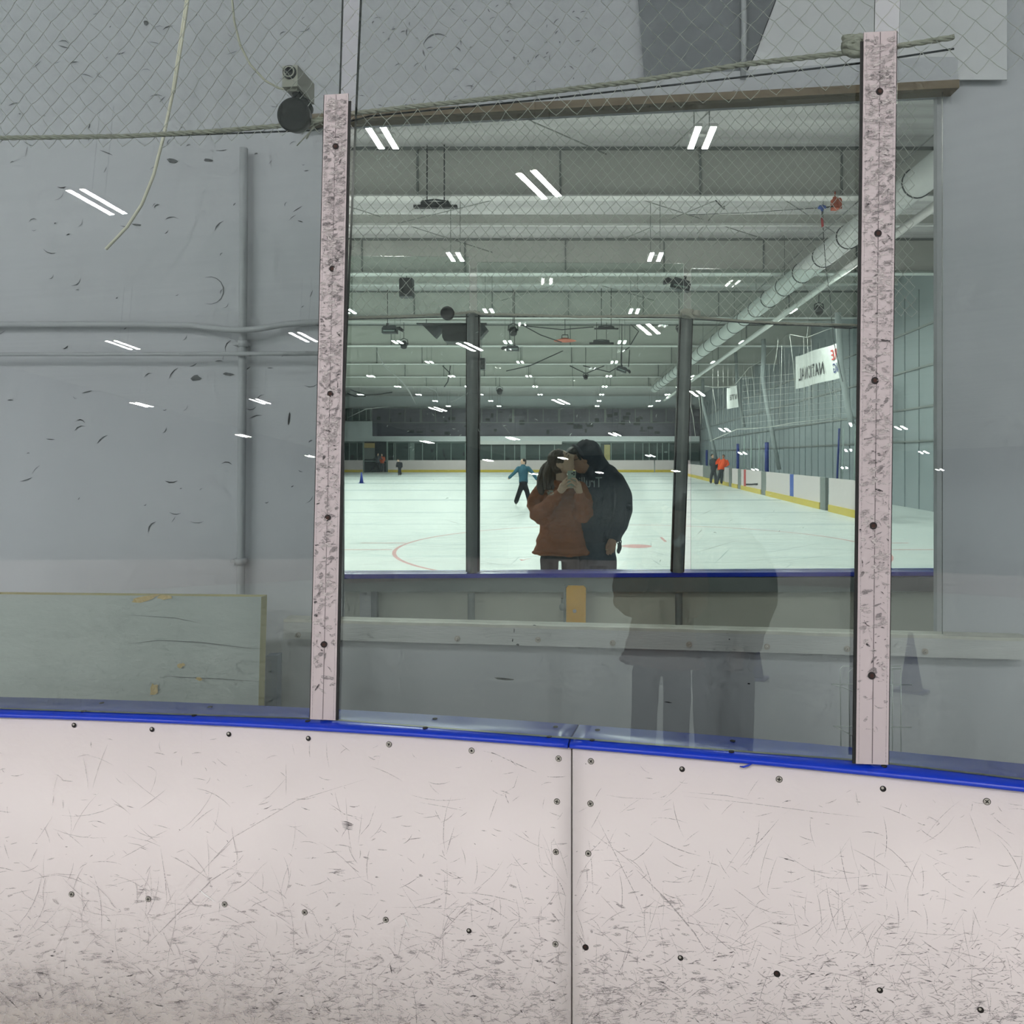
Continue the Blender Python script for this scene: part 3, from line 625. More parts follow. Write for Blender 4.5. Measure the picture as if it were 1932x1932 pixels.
    for (x, y, t) in SCREWS:
        if not mine(x): continue
        m = MB(); c = onF(x, y); n = (onF(x, y, .1) - c); n = V((-.2 - .09 * c.x, -1, 0)).normalized(); r = .0072
        if t in 'hd':
            m.disc(c + n * .0009, n, r * (.92 if t == 'h' else 1.05), 18, 0); m.disc(c + n * .0012 + V((-.0012, 0, .0018)), n, r * .42, 10, 1 if t == 'd' else 2)
            put('screw_hole', m, ['hole', 'rust', 'steel'], root)
        else:
            m.disc(c + n * .0009, n, r * 1.05, 18, 1); m.disc(c + n * .0013, n, r * .88, 18, 0)
            u = V((0, 0, 1)).cross(n).normalized(); ang = RND.uniform(0, 1.5); w = V((0, 0, 1))
            if t == 'p':
                for k in (0, 1):
                    a1 = ang + k * math.pi / 2; d1 = (u * math.cos(a1) + w * math.sin(a1)) * r * .62; d2 = (w * math.cos(a1) - u * math.sin(a1)) * r * .15
                    m.face([c + n * .0017 + q for q in (-d1 - d2, d1 - d2, d1 + d2, -d1 + d2)], 1)
            else: m.face([c + n * .0017 + q * r * .36 for q in (-u - w, u - w, u + w, -u + w)], 1)
            put('screw', m, ['steel', 'hole'], root)
    return root
bl = board('rink_board', 'white rink board panel with blue cap rail, left of the vertical joint', -2.3, -.0165)
br = board('rink_board', 'white rink board panel with blue cap rail, right of the vertical joint', -.0125, 2.0)
m = MB(); m.tube([onF(1396, 1446, .006), onF(1403, 1447, .012), onF(1412, 1444, .012), onF(1420, 1440, .008)], [.0012, .0022, .0022, .001], 6); put('plastic_shaving', m, 'cap', br, 'curl of blue plastic hanging from the cap rail')

# glass posts: front face corners by measurement, set on the cap
def post(label, xa, xb, ybot, xc, xd, ytop, Y, side, screws):
    root = thing('glass_post', label, 'glass post', P((xa + xb) / 2, ybot, Y))
    Yt = Y + .094; A, B = P(xa, ybot, Y), P(xb, ybot + 2, Y); C_, D_ = P(xd, ytop - 3, Yt), P(xc, ytop, Yt); dp = V((.0, .004, 0)); C_.y += 0; m = MB()
    q = lambda u, v: A.lerp(B, u).lerp(D_.lerp(C_, u), v)
    m.hexa([A, B, C_, D_], [A + dp, B + dp, C_ + dp, D_ + dp], 0)
    S = lambda u, v, off=.0004: q(u, v) + V((0, -off, 0))
    m.face([S(.487, .001), S(.513, .001), S(.513, .999), S(.487, .999)], 5)
    for u in (.08, .92): m.face([S(u - .008, .002), S(u + .008, .002), S(u + .008, .998), S(u - .008, .998)], 2)
    hgt = (ybot - ytop); wd = xb - xa; cnt = 0
    def T(x, y, off): return S(x / wd, 1 - y / hgt, off)
    for _ in range(1050):
        x, y = RND.uniform(1.5, wd - 1.5), hgt * min(RND.uniform(.01, .96), RND.uniform(.01, 1.15), .955); cnt += 1; off = .0006 + cnt * 2e-6
        mi = RND.choices((1, 2, 3, 4), (6, 6, 3.0, .7))[0]
        if RND.random() < .55:
            rx, ry = RND.uniform(3, 13), RND.uniform(1.4, 5.5); rx = min(rx, x - .5, wd - x - .5); 
            if rx < 1.2: continue
            ry = min(ry, rx); blotch(m, T, x, y, rx, ry, RND.gauss(-.35, .5), min(mi, 3) if ry > 3 else mi, off)
        else:
            pts = [p for p in curve_pts(x, y, RND.gauss(-.1, .7), RND.uniform(5, 22), RND.uniform(-.7, .7), 4) if .8 < p[0] < wd - .8 and 2 < p[1] < hgt - 2]
            stroke(m, T, pts, RND.uniform(.9, 3.2), mi, off)
    for _ in range(150):      # small dark nicks
        x, y = RND.uniform(1.5, wd - 4), hgt * RND.uniform(.05, .9); cnt += 1
        pts = [p for p in curve_pts(x, y, RND.gauss(.1, .6), RND.uniform(2, 9), .3, 3) if .8 < p[0] < wd - .8 and 2 < p[1] < hgt - 2]; stroke(m, T, pts, RND.uniform(.8, 2.2), 4, .0018 + cnt * 1e-6)
    put('post_body', m, ['alu', 'scuff1', 'scuff2', 'scuff3', 'scuff4', 'seam'], root)
    m = MB(); c0, c1 = (A + B) / 2, (C_ + D_) / 2; hw = V((.006, 0, 0)); y0, y1 = V((0, .004, 0)), V((0, .075, 0)); m.hexa([c0 - hw + y0, c0 + hw + y0, c1 + hw + y0, c1 - hw + y0], [c0 - hw + y1, c0 + hw + y1, c1 + hw + y1, c1 - hw + y1]); put('post_core', m, 'grey_metal', root)
    m = MB(); w = .0068; g0, g1 = (B, C_) if side > 0 else (A, D_); s = side
    m.hexa([g0 + V((0 if s > 0 else -w, .001, 0)), g0 + V((w if s > 0 else 0, .001, 0)), g1 + V((w * 1.1 if s > 0 else 0, .001, -.02)), g1 + V((0 if s > 0 else -w * 1.1, .001, -.02))],
           [g0 + V((0 if s > 0 else -w, .005, 0)), g0 + V((w if s > 0 else 0, .005, 0)), g1 + V((w if s > 0 else 0, .005, -.02)), g1 + V((0 if s > 0 else -w, .005, -.02))])
    o0, o1 = (A, D_) if side > 0 else (B, C_); s = -side; w2 = .0022
    m.hexa([o0 + V((0 if s > 0 else -w2, .001, 0)), o0 + V((w2 if s > 0 else 0, .001, 0)), o1 + V((w2 if s > 0 else 0, .001, 0)), o1 + V((0 if s > 0 else -w2, .001, 0))],
           [o0 + V((0 if s > 0 else -w2, .007, 0)), o0 + V((w2 if s > 0 else 0, .007, 0)), o1 + V((w2 if s > 0 else 0, .007, 0)), o1 + V((0 if s > 0 else -w2, .007, 0))])
    put('gasket', m, 'rubber', root, 'black rubber gasket along the glass')
    for (x, y, t) in screws:
        m = MB(); c = P(x, y, Y + .094 * (ybot - y) / hgt - .0035); m.disc(c, (0, -1, 0), .0082, 18, 0, .002); m.disc(c + V((0, -.0005, 0)), (0, -1, 0), .0045, 12, 1); put('screw', m, ['groove', t], root)
    return root
post('scuffed white glass post to the left of the mirror, standing on the blue rail', 585, 633, 1357, 612, 657, 179, 1.966, 1, [(633, 276, 'rust'), (627, 507, 'rust'), (623, 743, 'rust'), (618, 977, 'rust'), (611, 1216, 'rust')])
post('scuffed white glass post at the right edge, with a rope knot behind its top', 1615, 1676, 1441, 1630, 1692, 61, 1.683, -1, [(1660, 172, 'rust'), (1657, 440, 'rust'), (1651, 718, 'rust'), (1648, 992, 'rust'), (1645, 1275, 'rust')])

# glass panes between the posts, leaning back a hair
def pane(label, X0, X1, t0, t1, ztop=3.3):
    m = MB(); a = V((X0, YG(X0), 0)); b = V((X1, YG(X1), 0)); t = (b - a).normalized(); n = V((-t.y, t.x, 0)); lean = LEAN; th = .012
    q = lambda p, z, o: p + t * ((t0 - X0 if p is a else t1 - X1) * (z - 1.07) / 1.63) + V((0, 0, z)) + n * (o + (z - 1.07) * lean)
    m.hexa([q(a, 1.0705, 0), q(b, 1.0705, 0), q(b, ztop, 0), q(a, ztop, 0)], [q(a, 1.0705, th), q(b, 1.0705, th), q(b, ztop, th), q(a, ztop, th)], 2, 0); m.m[-5] = 1
    o = put('rink_glass', m, ['glass_front', 'glass_clear', 'glass_edge', 'wallmark', 'scratch'])
    tag(o, label, 'glass', 'sheets of rink glass'); return o
pane('clear rink glass left of the left post, in front of the grey wall', -1.96, -.662, -1.96, -.658)
pane('clear rink glass pane between the two posts, in front of the mirror', -.640, .635, -.622, .675)
pane('clear rink glass pane right of the right post, only a sliver in view', .656, 2.0, .715, 2.0)
# ------------------------------------------------------------------ behind the glass: wall, mirror, ledge, pipes
def YL(X): return 3.175 - .115 * X                      # front of the ledge
def YW(X): return YL(X) + .075                          # wall face
def onW(px, py, off=0.0, fn=YW):
    Y = 3.2
    for _ in range(8): X = (px - PX) / F * Y; Y = .5 * Y + .5 * (fn(X) - off)
    return P(px, py, Y)
WN = V((-.115, -1, 0)).normalized()                     # towards the viewer
MX0, MX1 = -1.03, 1.44
zm0, zm1 = onW(1090, 1184).z, onW(1090, 216).z
m = MB()
def wq(xa, xb, za, zb): m.hexa([(xa, YW(xa), za), (xb, YW(xb), za), (xb, YW(xb), zb), (xa, YW(xa), zb)], [(xa, YW(xa) + .03, za), (xb, YW(xb) + .03, za), (xb, YW(xb) + .03, zb), (xa, YW(xa) + .03, zb)], 0)
wq(-5, MX0, 0, 8.3); wq(MX1, 5, 0, 8.3); wq(MX0, MX1, 0, zm0); wq(MX0, MX1, zm1, 8.3)
m.box(-26, -5, YW(-5), YW(-5) + .03, 0, 8.3); m.box(5, 13, YW(5), YW(5) + .03, 0, 8.3)
cnt = 0
for _ in range(150):                                    # puck marks on the paint
    x, y = RND.uniform(-100, 600), RND.uniform(20, 1000); cnt += 1
    pts = curve_pts(x, y, RND.gauss(-.4, .5), RND.uniform(4, 26), RND.uniform(-1, 1), 4); stroke(m, onW, pts, RND.uniform(.8, 2.6), RND.choices((1, 2), (3, 1))[0], .0005 + cnt * 3e-6)
for _ in range(60):
    x, y = RND.uniform(660, 1160), RND.uniform(5, 165); cnt += 1; stroke(m, onW, curve_pts(x, y, RND.gauss(-.4, .7), RND.uniform(4, 16), .5, 4), RND.uniform(.8, 2.4), 1, .0005 + cnt * 3e-6)
for (x0, y0, r, a0, a1, w) in ((396, 548, 26, -1.9, 1.9, 2), (826, 92, 28, 3.3, 5.4, 3.4), (826, 92, 28, 2.6, 3.1, 3), (830, 85, 40, 5.9, 6.3, 2)):
    cnt += 1; stroke(m, onW, [(x0 + r * math.cos(a0 + (a1 - a0) * k / 9), y0 + r * math.sin(a0 + (a1 - a0) * k / 9)) for k in range(10)], w, 1, .001)
for (x, y, rx, ry) in ((370, 713, 11, 7), (325, 303, 12, 5), (432, 706, 12, 3), (392, 302, 10, 3), (275, 43, 6, 6), (258, 424, 11, 2.5), (950, 1281, 24, 2.2), (1413, 1290, 3, 2), (1260, 1325, 8, 1), (545, 790, 2.5, 14)):
    cnt += 1; blotch(m, onW, x, y, rx, ry, .1, 1 if rx > 5 and ry > 2.4 else 2, .0012)
for px_ in ((1010, 1240, 1040, 1265), (610, 1300, 616, 1312)): pass
struct('wall_back', m, ['wall', 'wallmark', 'wallmark2'], 'grey painted wall behind the rink glass')
# mirror
m = MB(); o1, o2 = .048, .042
def mp_(X, z, off): return V((X, YW(X) - off, z))
m.hexa([mp_(MX0, zm0 - .03, o1), mp_(MX1, zm0 - .03, o1), mp_(MX1, zm1, o1), mp_(MX0, zm1, o1)], [mp_(MX0, zm0 - .03, o2), mp_(MX1, zm0 - .03, o2), mp_(MX1, zm1, o2), mp_(MX0, zm1, o2)], 2, 0); m.m[-5] = 1
onM = lambda x, y, off: onW(x, y, o1 + off)
def sc(pts, w): stroke(m, onM, pts, w, 3, .0006)
sc([(709, 659), (725, 690), (748, 712)], 2); sc([(744, 706), (760, 722), (772, 738), (786, 765)], 3.5); sc([(798, 727), (822, 737), (835, 765)], 1.5); sc([(845, 762), (872, 748), (880, 744)], 1.4); sc([(656, 788), (690, 772), (742, 766)], 1.6); sc([(1230, 690), (1265, 680)], 1.2); sc([(948, 800), (962, 818)], 1.5); sc([(1092, 741), (1130, 752)], 1)
for (cx, cy, k, s) in ((722, 318, 16, 26), (740, 290, 12, 40), (1345, 275, 10, 40), (870, 320, 6, 40), (1190, 570, 8, 30), (760, 690, 10, 60), (1170, 680, 8, 40), (960, 640, 8, 50), (1480, 420, 5, 40), (1050, 780, 30, 160), (800, 800, 30, 120), (1420, 960, 10, 100)):
    for _ in range(k):
        x, y = RND.gauss(cx, s * .6), RND.gauss(cy, s * .5)
        if 668 < x < 1600 and 235 < y < 1150 and not (1000 < x < 1190 and y > 830): sc(curve_pts(x, y, RND.gauss(-1, .7), RND.uniform(2, 9), .6, 3), RND.uniform(.5, 1.3))
mir = put('mirror', m, ['mirror', 'glass_clear', 'glass_edge', 'scratch'])
tag(mir, 'tall mirror standing on the white ledge against the grey wall', 'mirror')
m = MB(); xb0, xb1 = onW(575, 240).x, MX1 + .05
m.hexa([mp_(xb0, zm1 - .004, .075), mp_(xb1, zm1 - .004, .075), mp_(xb1, zm1 + .028, .075), mp_(xb0, zm1 + .028, .075)], [mp_(xb0, zm1 - .004, 0), mp_(xb1, zm1 - .004, 0), mp_(xb1, zm1 + .028, 0), mp_(xb0, zm1 + .028, 0)])
put('top_rail', m, 'brown', mir, 'brown wooden strip along the top of the mirror')
# board above the mirror
m = MB(); xt0 = onW(560, 190).x; zt = onW(1090, 166).z
m.hexa([mp_(xt0, zm1 + .028, .06), mp_(xb1, zm1 + .028, .06), mp_(xb1, zt + .02, .06), mp_(xt0, zt - .03, .06)], [mp_(xt0, zm1 + .028, 0), mp_(xb1, zm1 + .028, 0), mp_(xb1, zt + .02, 0), mp_(xt0, zt - .03, 0)])
for k in range(40):
    x = RND.uniform(670, 1160); stroke(m, lambda a, b, o: onW(a, b, .06 + o), [(x, 173.5), (x + RND.uniform(3, 14), 172.5)], 1.2, 1, .0006)
for k in range(25): stroke(m, lambda a, b, o: onW(a, b, .06 + o), curve_pts(RND.uniform(680, 1590), RND.uniform(170, 205), RND.gauss(-.3, .5), RND.uniform(4, 14), .4, 3), 1.2, RND.choice((1, 2)), .0006)
struct('trim_1', m, ['wall', 'wallmark', 'wallmark2'], 'pale board fixed to the wall above the mirror')
# upper right: wall shade as a dark panel, light on the bulkhead as paler grey
m = MB(); m.prism([onW(1216, 152, .03), onW(1400, 150, .03), onW(1427, 95, .03), onW(1463, 0, .03), onW(1500, -100, .03), onW(1196, -100, .03)], -WN * .03); struct('trim_2', m, ['wall2'], 'dark grey tapering panel on the wall, shade put into its colour')
m = MB(); m.prism([onW(1402, 152, .032), onW(1900, 150, .032), onW(1900, -100, .20), onW(1504, -100, .20), onW(1465, 0, .13), onW(1429, 95, .065)], -WN * .005); struct('trim_3', m, ['wall3'], 'sloping bulkhead beside the dark panel, light put into its pale colour')
m = MB(); m.tube([onW(1402, 150, .06), onW(1404, 60, .06), onW(1403, -100, .06)], .0115, 10); tag(put('wall_pipe', m, 'pipe'), 'grey conduit running up the dark panel above the mirror', 'pipe')
# ledge
m = MB(); xl0 = onW(535, 1190, .075).x; zt_, zb_ = P(1090, 1183, YL(0)).z, P(1090, 1221, YL(0)).z; xl1 = 1.75
def lq(X, z, o): return V((X, YL(X) - o, z))
m.hexa([lq(xl0, zb_, 0), lq(xl1, zb_, 0), lq(xl1, zt_, 0), lq(xl0, zt_, 0)], [lq(xl0, zb_, -.074), lq(xl1, zb_, -.074), lq(xl1, zt_ + .003, -.074), lq(xl0, zt_ + .003, -.074)])
m.m[-2] = 1
onL = lambda x, y, off: onW(x, y, off, YL)
for (x, y, rx, ry) in ((1372, 1194, 4, 1.3), (1376, 1206, 1.5, 1.5), (970, 1190, 1, 5), (967, 1208, 1.2, 4), (977, 1216, 3, 2.5), (1008, 1180, 4, 1.2)): blotch(m, onL, x, y, rx, ry, 0, 2, .0006)
led = tag(put('wall_ledge', m, ['ledge', 'ledgetop', 'wallmark2']), 'white bolted wooden ledge on the wall under the mirror', 'ledge')
m = MB(); pr = []
for i in range(40):
    X = xl0 + (xl1 - xl0) * i / 39; pr.append(lq(X, zt_ + RND.uniform(.0005, .003), .001))
for i in range(39): m.hexa([pr[i] + V((0, 0, -.012)), pr[i + 1] + V((0, 0, -.012)), pr[i + 1], pr[i]], [pr[i] + V((0, .07, -.012)), pr[i + 1] + V((0, .07, -.012)), pr[i + 1] + V((0, .07, 0)), pr[i] + V((0, .07, 0))])
put('top_edge', m, 'ledgetop', led, 'chipped cream top edge')
for (x, y) in ((563, 1198), (863, 1205), (1015, 1207), (1156, 1213), (1300, 1216), (1447, 1220), (1598, 1224), (1745, 1229)):
    m = MB(); c = onL(x, y, 0); m.disc(c + WN * .003, WN, .0125, 16, 0, .004); m.disc(c + WN * .012, WN, .0085, 6, 0, .01); m.disc(c + WN * .024, WN, .0045, 10, 0, .014); put('bolt', m, 'steel', led)
# pipes on the left
m = MB(); c0 = [onW(460, 280, .04), onW(459, 500, .04), onW(457, 760, .04), onW(454, 1110, .04)]; c0.append(V((c0[-1].x, c0[-1].y, .01))); m.tube(c0, .0175, 12); vp = tag(put('wall_pipe', m, 'pipe'), 'upright grey pipe on the wall at left, crossed by two level pipes', 'pipe')
for (x, y, r) in ((454, 1059, .0255), (459, 649, .022)):
    m = MB(); c = onW(x, y, .04); m.tube([c + V((0, 0, -.014)), c + V((0, 0, .014))], r, 14); m.box(c.x - .045, c.x + .02, c.y - .004, c.y + .03, c.z - .006, c.z + .006); put('pipe_clamp', m, 'pipe', vp)
m = MB(); m.tube([onW(-200, 612, .035), onW(241, 612, .035), onW(360, 614, .035), onW(400, 619, .05), onW(430, 622, .075), onW(459, 623, .085), onW(490, 620, .075), onW(530, 613, .05), onW(570, 609, .035), onW(628, 608, .035)], .0135, 12); tag(put('wall_pipe', m, 'pipe'), 'upper level pipe at left, bending over the upright pipe', 'pipe')
m = MB(); m.tube([onW(-200, 669, .072), onW(340, 668, .072), onW(640, 667, .072)], .0085, 10); m.tube([onW(340, 668, .072), onW(628, 667, .072)], .0095, 10); tag(put('wall_pipe', m, 'pipe'), 'lower thin level pipe at left, crossing in front of the upright pipe', 'pipe')
# leaning foam slab and blue plank
m = MB(); Ys = 2.92; A, B = P(-120, 1120, Ys - .03), P(493, 1126, Ys); Bz, Az = V((B.x, B.y - .08, .004)), V((A.x, A.y - .08, .004)); d = V((.004, .045, 0))
m.hexa([Az, Bz, B, A], [Az + d, Bz + d, B + d, A + d], 1, 0)
onS = lambda x, y, off: P(x, y, Ys - .0 - .08 * max(0, (y - 1124)) / 620 - .012 - off)
for (x, y, rx, ry, a) in ((291, 1301, 9, 13, .2), (341, 1256, 8, 5, -.2), (375, 1281, 7, 4, .3), (270, 1130, 30, 6, -.25), (310, 1127, 15, 5, 0)): blotch(m, onS, x, y, rx, ry, a, 2, .002, 14)
for pts in (((310, 1275), (345, 1278), (400, 1280), (490, 1286)), ((241, 1215), (300, 1208), (380, 1212), (460, 1222), (494, 1224)), ((241, 1160), (330, 1166), (375, 1175))): stroke(m, onS, pts, 1.6, 3, .0015)
tag(put('foam_slab', m, ['slab', 'foam_edge', 'foam', 'wallmark']), 'grey painted foam slab with chipped tan corner leaning behind the glass', 'slab')
m = MB(); p0, p1 = P(501, 1238, 3.12), P(523, 1237, 3.10); m.hexa([(p0.x, p0.y - .03, .003), (p1.x, p1.y - .03, .003), p1, p0], [(p0.x, p0.y + .02, .003), (p1.x, p1.y + .02, .003), p1 + V((0, .05, 0)), p0 + V((0, .05, 0))]); m.box(p0.x + .012, p1.x - .004, p0.y - .012, p0.y, p0.z - .06, p0.z - .012); tag(put('blue_plank', m, 'plank_blue'), 'slate blue plank standing beside the foam slab', 'plank')
# wire rack at lower right
m = MB(); Yr = 2.72; q = lambda x, y, d=0: P(x, y, Yr + d); rw = .0019
for pts in (((1587, 1420), (1585, 1262), (1590, 1257), (1700, 1257)), ((1604, 1425), (1601, 1268), (1608, 1262), (1700, 1262)), ((1569, 1291), (1640, 1291), (1720, 1292)), ((1569, 1291), (1590, 1297), (1615, 1306)), ((1573, 1370), (1640, 1371), (1720, 1372)), ((1573, 1370), (1590, 1378), (1612, 1390)), ((1684, 1259), (1684, 1430)), ((1672, 1259), (1672, 1430)), ((1700, 1259), (1700, 1430))): m.tube([q(*p) for p in pts], rw, 6)
e = [q(1587, 1420), q(1604, 1425), q(1684, 1430), q(1700, 1430)]
for p in e: m.tube([p, V((p.x, p.y, .004))], rw, 6)
tag(put('wire_rack', m, 'wire'), 'thin wire rack standing behind the glass at lower right', 'rack')

# ------------------------------------------------------------------ netting, rope, camera over the near glass
def YN(X): return YG(X) + .20
def net(name, label, fn, x0, x1, z0, z1, cell, rad, side=1):
    root = thing(name, label, 'net', ((x0 + x1) / 2, fn((x0 + x1) / 2), z0)); m = MB(); nc = int((x1 - x0) / cell); nr = int((z1 - z0) / (cell * .56)); P_ = {}
    for r in range(nr + 1):
        for c in range(nc + 1):
            X = x0 + (c + (.5 if r % 2 else 0)) * cell; z = z0 + r * cell * .56
            sag = noise.noise(V((X * 2.2, z * 2.2, 3 + side))) * .022
            P_[r, c] = V((X + sag + RND.gauss(0, .002), fn(X) + noise.noise(V((X * 3, z * 3, 9))) * .015, z + noise.noise(V((X * 2.0, z * 2.0, 7))) * .02 + RND.gauss(0, .002)))
    def seg(a, b):
        md = a.lerp(b, .5) + V((0, 0, -.003)); m.tube([a, md, b], rad, 5, 0, False, True)
    for r in range(nr):
        for c in range(nc + 1):
            if r % 2 == 0:
                for c2 in (c - 1, c):
                    if (r + 1, c2) in P_: seg(P_[r, c], P_[r + 1, c2])
            else:
                for c2 in (c, c + 1):
                    if (r + 1, c2) in P_: seg(P_[r, c], P_[r + 1, c2])
    for k, p in P_.items(): m.ell(p, (rad * 1.7,) * 3, None, 4, 3)
    put('mesh', m, 'net', root); return root
def twist(pts, r, per=34):
    m = MB(); pts = [V(p) for p in pts]; L = [0]
    for i in range(1, len(pts)): L.append(L[-1] + (pts[i] - pts[i - 1]).length)
    N_ = max(8, int(L[-1] * per * 4)); 
    for s in range(3):
        out = []
        for k in range(N_ + 1):
            d = L[-1] * k / N_; i = 0
            while i < len(L) - 2 and L[i + 1] < d: i += 1
            t = (d - L[i]) / max(1e-9, L[i + 1] - L[i]); p = pts[i].lerp(pts[i + 1], t); a = d * per * 2.2 + s * 2.094
            out.append(p + V((0, math.cos(a), math.sin(a))) * r * .55)
        m.tube(out, r * .62, 5)
    return m
n1 = net('safety_net', 'cream twine safety net hung above the rope over the near glass', YN, -2.0, 1.6, 2.66, 3.3, .0555, .0008)
def PN(px, py, d=0.0):
    Y = 2.0
    for _ in range(8): X = (px - PX) / F * Y; Y = .5 * Y + .5 * (YN(X) + d)
    return P(px, py, Y)
put('border_rope', twist([PN(-150, 262), PN(241, 257), PN(400, 248), PN(530, 237), PN(600, 226), PN(660, 215), PN(800, 199), PN(1000, 178), PN(1200, 153), PN(1400, 122), PN(1600, 100), PN(1640, 96), PN(1800, 70)], .0062), 'rope', n1, 'twisted cream rope threaded through the net edge')
m = MB(); m.tube([PN(-150, 264, .02), PN(241, 259, .02), PN(590, 246, .02), PN(700, 219, .02), PN(1000, 190, .02), PN(1300, 157, .02), PN(1625, 119, .02), PN(1800, 92, .02)], .0026, 8); tag(put('steel_wire', m, 'steelwire'), 'dark taut wire running just under the cream rope', 'wire')
m = MB()
for k in range(7):
    c = PN(1612 + RND.uniform(-4, 4), 86 + (k - 3) * 4.5, .0); m.tube([c + V((.022 * math.cos(t) , .016 * math.sin(t), .012 * math.sin(t + k))) for t in [i * math.pi / 6 for i in range(13)]], .0072, 7)
m.chain([PN(1617, 78), PN(1612, 92)], [.016, .02], 10); tag(put('rope_knot', m, 'rope'), 'cream rope knotted round the top of the right post', 'knot')
m = MB(); m.tube([PN(585, 236, .01), PN(600, 229, -.012), PN(622, 226, -.0), PN(660, 222, .01)], .004, 6); m.tube([PN(578, 262), PN(590, 240), PN(604, 232), PN(615, 240)], .0022, 6); m.tube([PN(560, 275), PN(600, 232)], .0016, 5); tag(put('rope_knot', m, 'rope'), 'thin twine tied behind the left post at rope height', 'knot')
# loose pale cables hanging behind the glass
m = MB(); m.tube([onW(362, -60, .25), onW(352, 0, .25), onW(340, 80, .25), onW(325, 180, .25), onW(308, 260, .25), onW(290, 330, .25), onW(268, 385, .25), onW(240, 428, .25), onW(200, 470, .25)], .0062, 8); m.tube([onW(366, -60, .26), onW(355, 0, .26), onW(343, 80, .26), onW(328, 175, .26)], .005, 8); tag(put('hanging_cable', m, 'cable'), 'thick cream cable hanging in a long curve at far left', 'cable')
# security camera and the round black housing under it
cam = thing('security_camera', 'white box security camera on a bracket above the round black disc', 'camera', PN(553, 172, .05))
fr = frame((-.10, -1, .02), (0, .02, 1)); c = PN(553, 150, .03); B_ = MB()
ax, ay, az = fr @ V((.023, 0, 0)), fr @ V((0, .055, 0)), fr @ V((0, 0, .031)); B_.obox(c + fr @ V((0, .035, 0)), ax, ay, az); B_.obox(c + fr @ V((0, .03, -.034)), ax * .7, ay * .7, fr @ V((0, 0, .004))); put('housing', B_, 'camwhite', cam)
m = MB(); fc = c + fr @ V((0, -.021, .010)); nn = fr @ V((0, -1, 0)); m.disc(fc + nn * .004, nn, .0195, 24, 0, .006); m.disc(fc + nn * .0055, nn, .0165, 24, 1, .003); m.disc(fc + nn * .0066, nn, .0125, 20, 2, .003); put('lens', m, ['dark', 'camwhite', 'lens'], cam)
m = MB(); m.tube([c + fr @ V((0, .02, -.034)), PN(560, 180, .05), PN(566, 190, .05)], .009, 8); m.ell(PN(560, 178, .04), (.013, .013, .012)); put('bracket', m, 'dark', cam)
m = MB(); m.tube([PN(436, -40, .1), PN(438, 0, .1), PN(442, 40, .1), PN(453, 85, .1), PN(472, 122, .1), PN(500, 152, .1), PN(525, 166, .09), PN(545, 170, .07), PN(552, 166, .07)], .0034, 8); put('cable', m, 'cable', cam, 'thin white cable')
dk = thing('speaker_horn', 'round black disc-shaped housing hanging by the rope left of the post', 'speaker', PN(553, 215, .04)); m = MB(); c = PN(552.5, 215.5, -.03); nn = V((-.12, -1, -.05)).normalized()
m.tube([c - nn * .03, c - nn * .004, c, c + nn * .002], [.043, .048, .047, .043], 36); put('disc', m, 'black', dk); m = MB(); m.chain([PN(572, 197, .03), PN(578, 205, .03)], [.02, .02], 12); m.chain([PN(566, 184, .04), PN(563, 196, .04)], [.012, .014], 10); put('mount', m, 'black', dk)
# ------------------------------------------------------------------ the hall that the mirror shows, built beyond the mirror at the distances its reflection has
ZC = 8.3
m = MB(); m.box(-26, 14, -45, 3.9, -.04, 0); struct('floor', m, ['ice'], 'ice sheet in front of the boards')
m = MB(); m.box(-26, 14, 3.9, 88, -.04, 0)
onI = lambda px, py: (lambda Y: V(((px - PX) / F * Y, Y, .0)))(H * F / (py - PY))
def arc(cx, cy, r, a0, a1, w, z, mi, k=72):
    for i in range(k):
        t0, t1 = a0 + (a1 - a0) * i / k, a0 + (a1 - a0) * (i + 1) / k
        m.face([(cx + (r + s * w / 2) * math.cos(t), cy + (r + s * w / 2) * math.sin(t), z) for s, t in ((-1, t0), (1, t0), (1, t1), (-1, t1))], mi)
CX, CY = 1.14, 14.9
arc(CX, CY, 4.57, 0, 2 * math.pi, .07, .0010, 1)
arc(CX, CY, .15, 0, 2 * math.pi, .30, .0012, 1, 20)
def iq(x0, x1, y0, y1, mi, z=.0011): m.face([(x0, y0, z), (x1, y0, z), (x1, y1, z), (x0, y1, z)], mi)
for sx in (-1, 1):
    for dy in (-.55, .55): iq(CX + sx * 4.6, CX + sx * 5.5, CY + dy - .04, CY + dy + .04, 1)
    for sy in (-1, 1):
        x, y = CX + sx * .62, CY + sy * .75; iq(min(x, x + sx * .06), max(x, x + sx * .06), min(y, y + sy * .9), max(y, y + sy * .9), 1)
for py_, w, mi in ((912, 1.0, 2), (925, .6, 2), (943.5, .45, 2), (967, .14, 2), (904, .9, 2), (899, 1.2, 2), (989, .09, 2)):
    Y = H * F / (py_ - PY); iq(-22, 6.9 + .037 * Y, Y - w / 2, Y + w / 2, mi, .0009)
for _ in range(160):                                   # skate cuts
    x, y = RND.uniform(660, 1600), RND.uniform(900, 1070); p = onI(x, y); a = RND.gauss(.2, .7); L = RND.uniform(.2, 1.6) * (p.y / 20 + .3); w = .0012 * p.y
    d = V((math.cos(a), math.sin(a), 0)); q = V((-d.y, d.x, 0)); z = V((0, 0, .0013))
    m.face([p - d * L - q * w * .1 + z, p + q * w * .4 - q * w + z, p + d * L + z, p + q * w * .5 + z], RND.choice((2, 2, 3)))
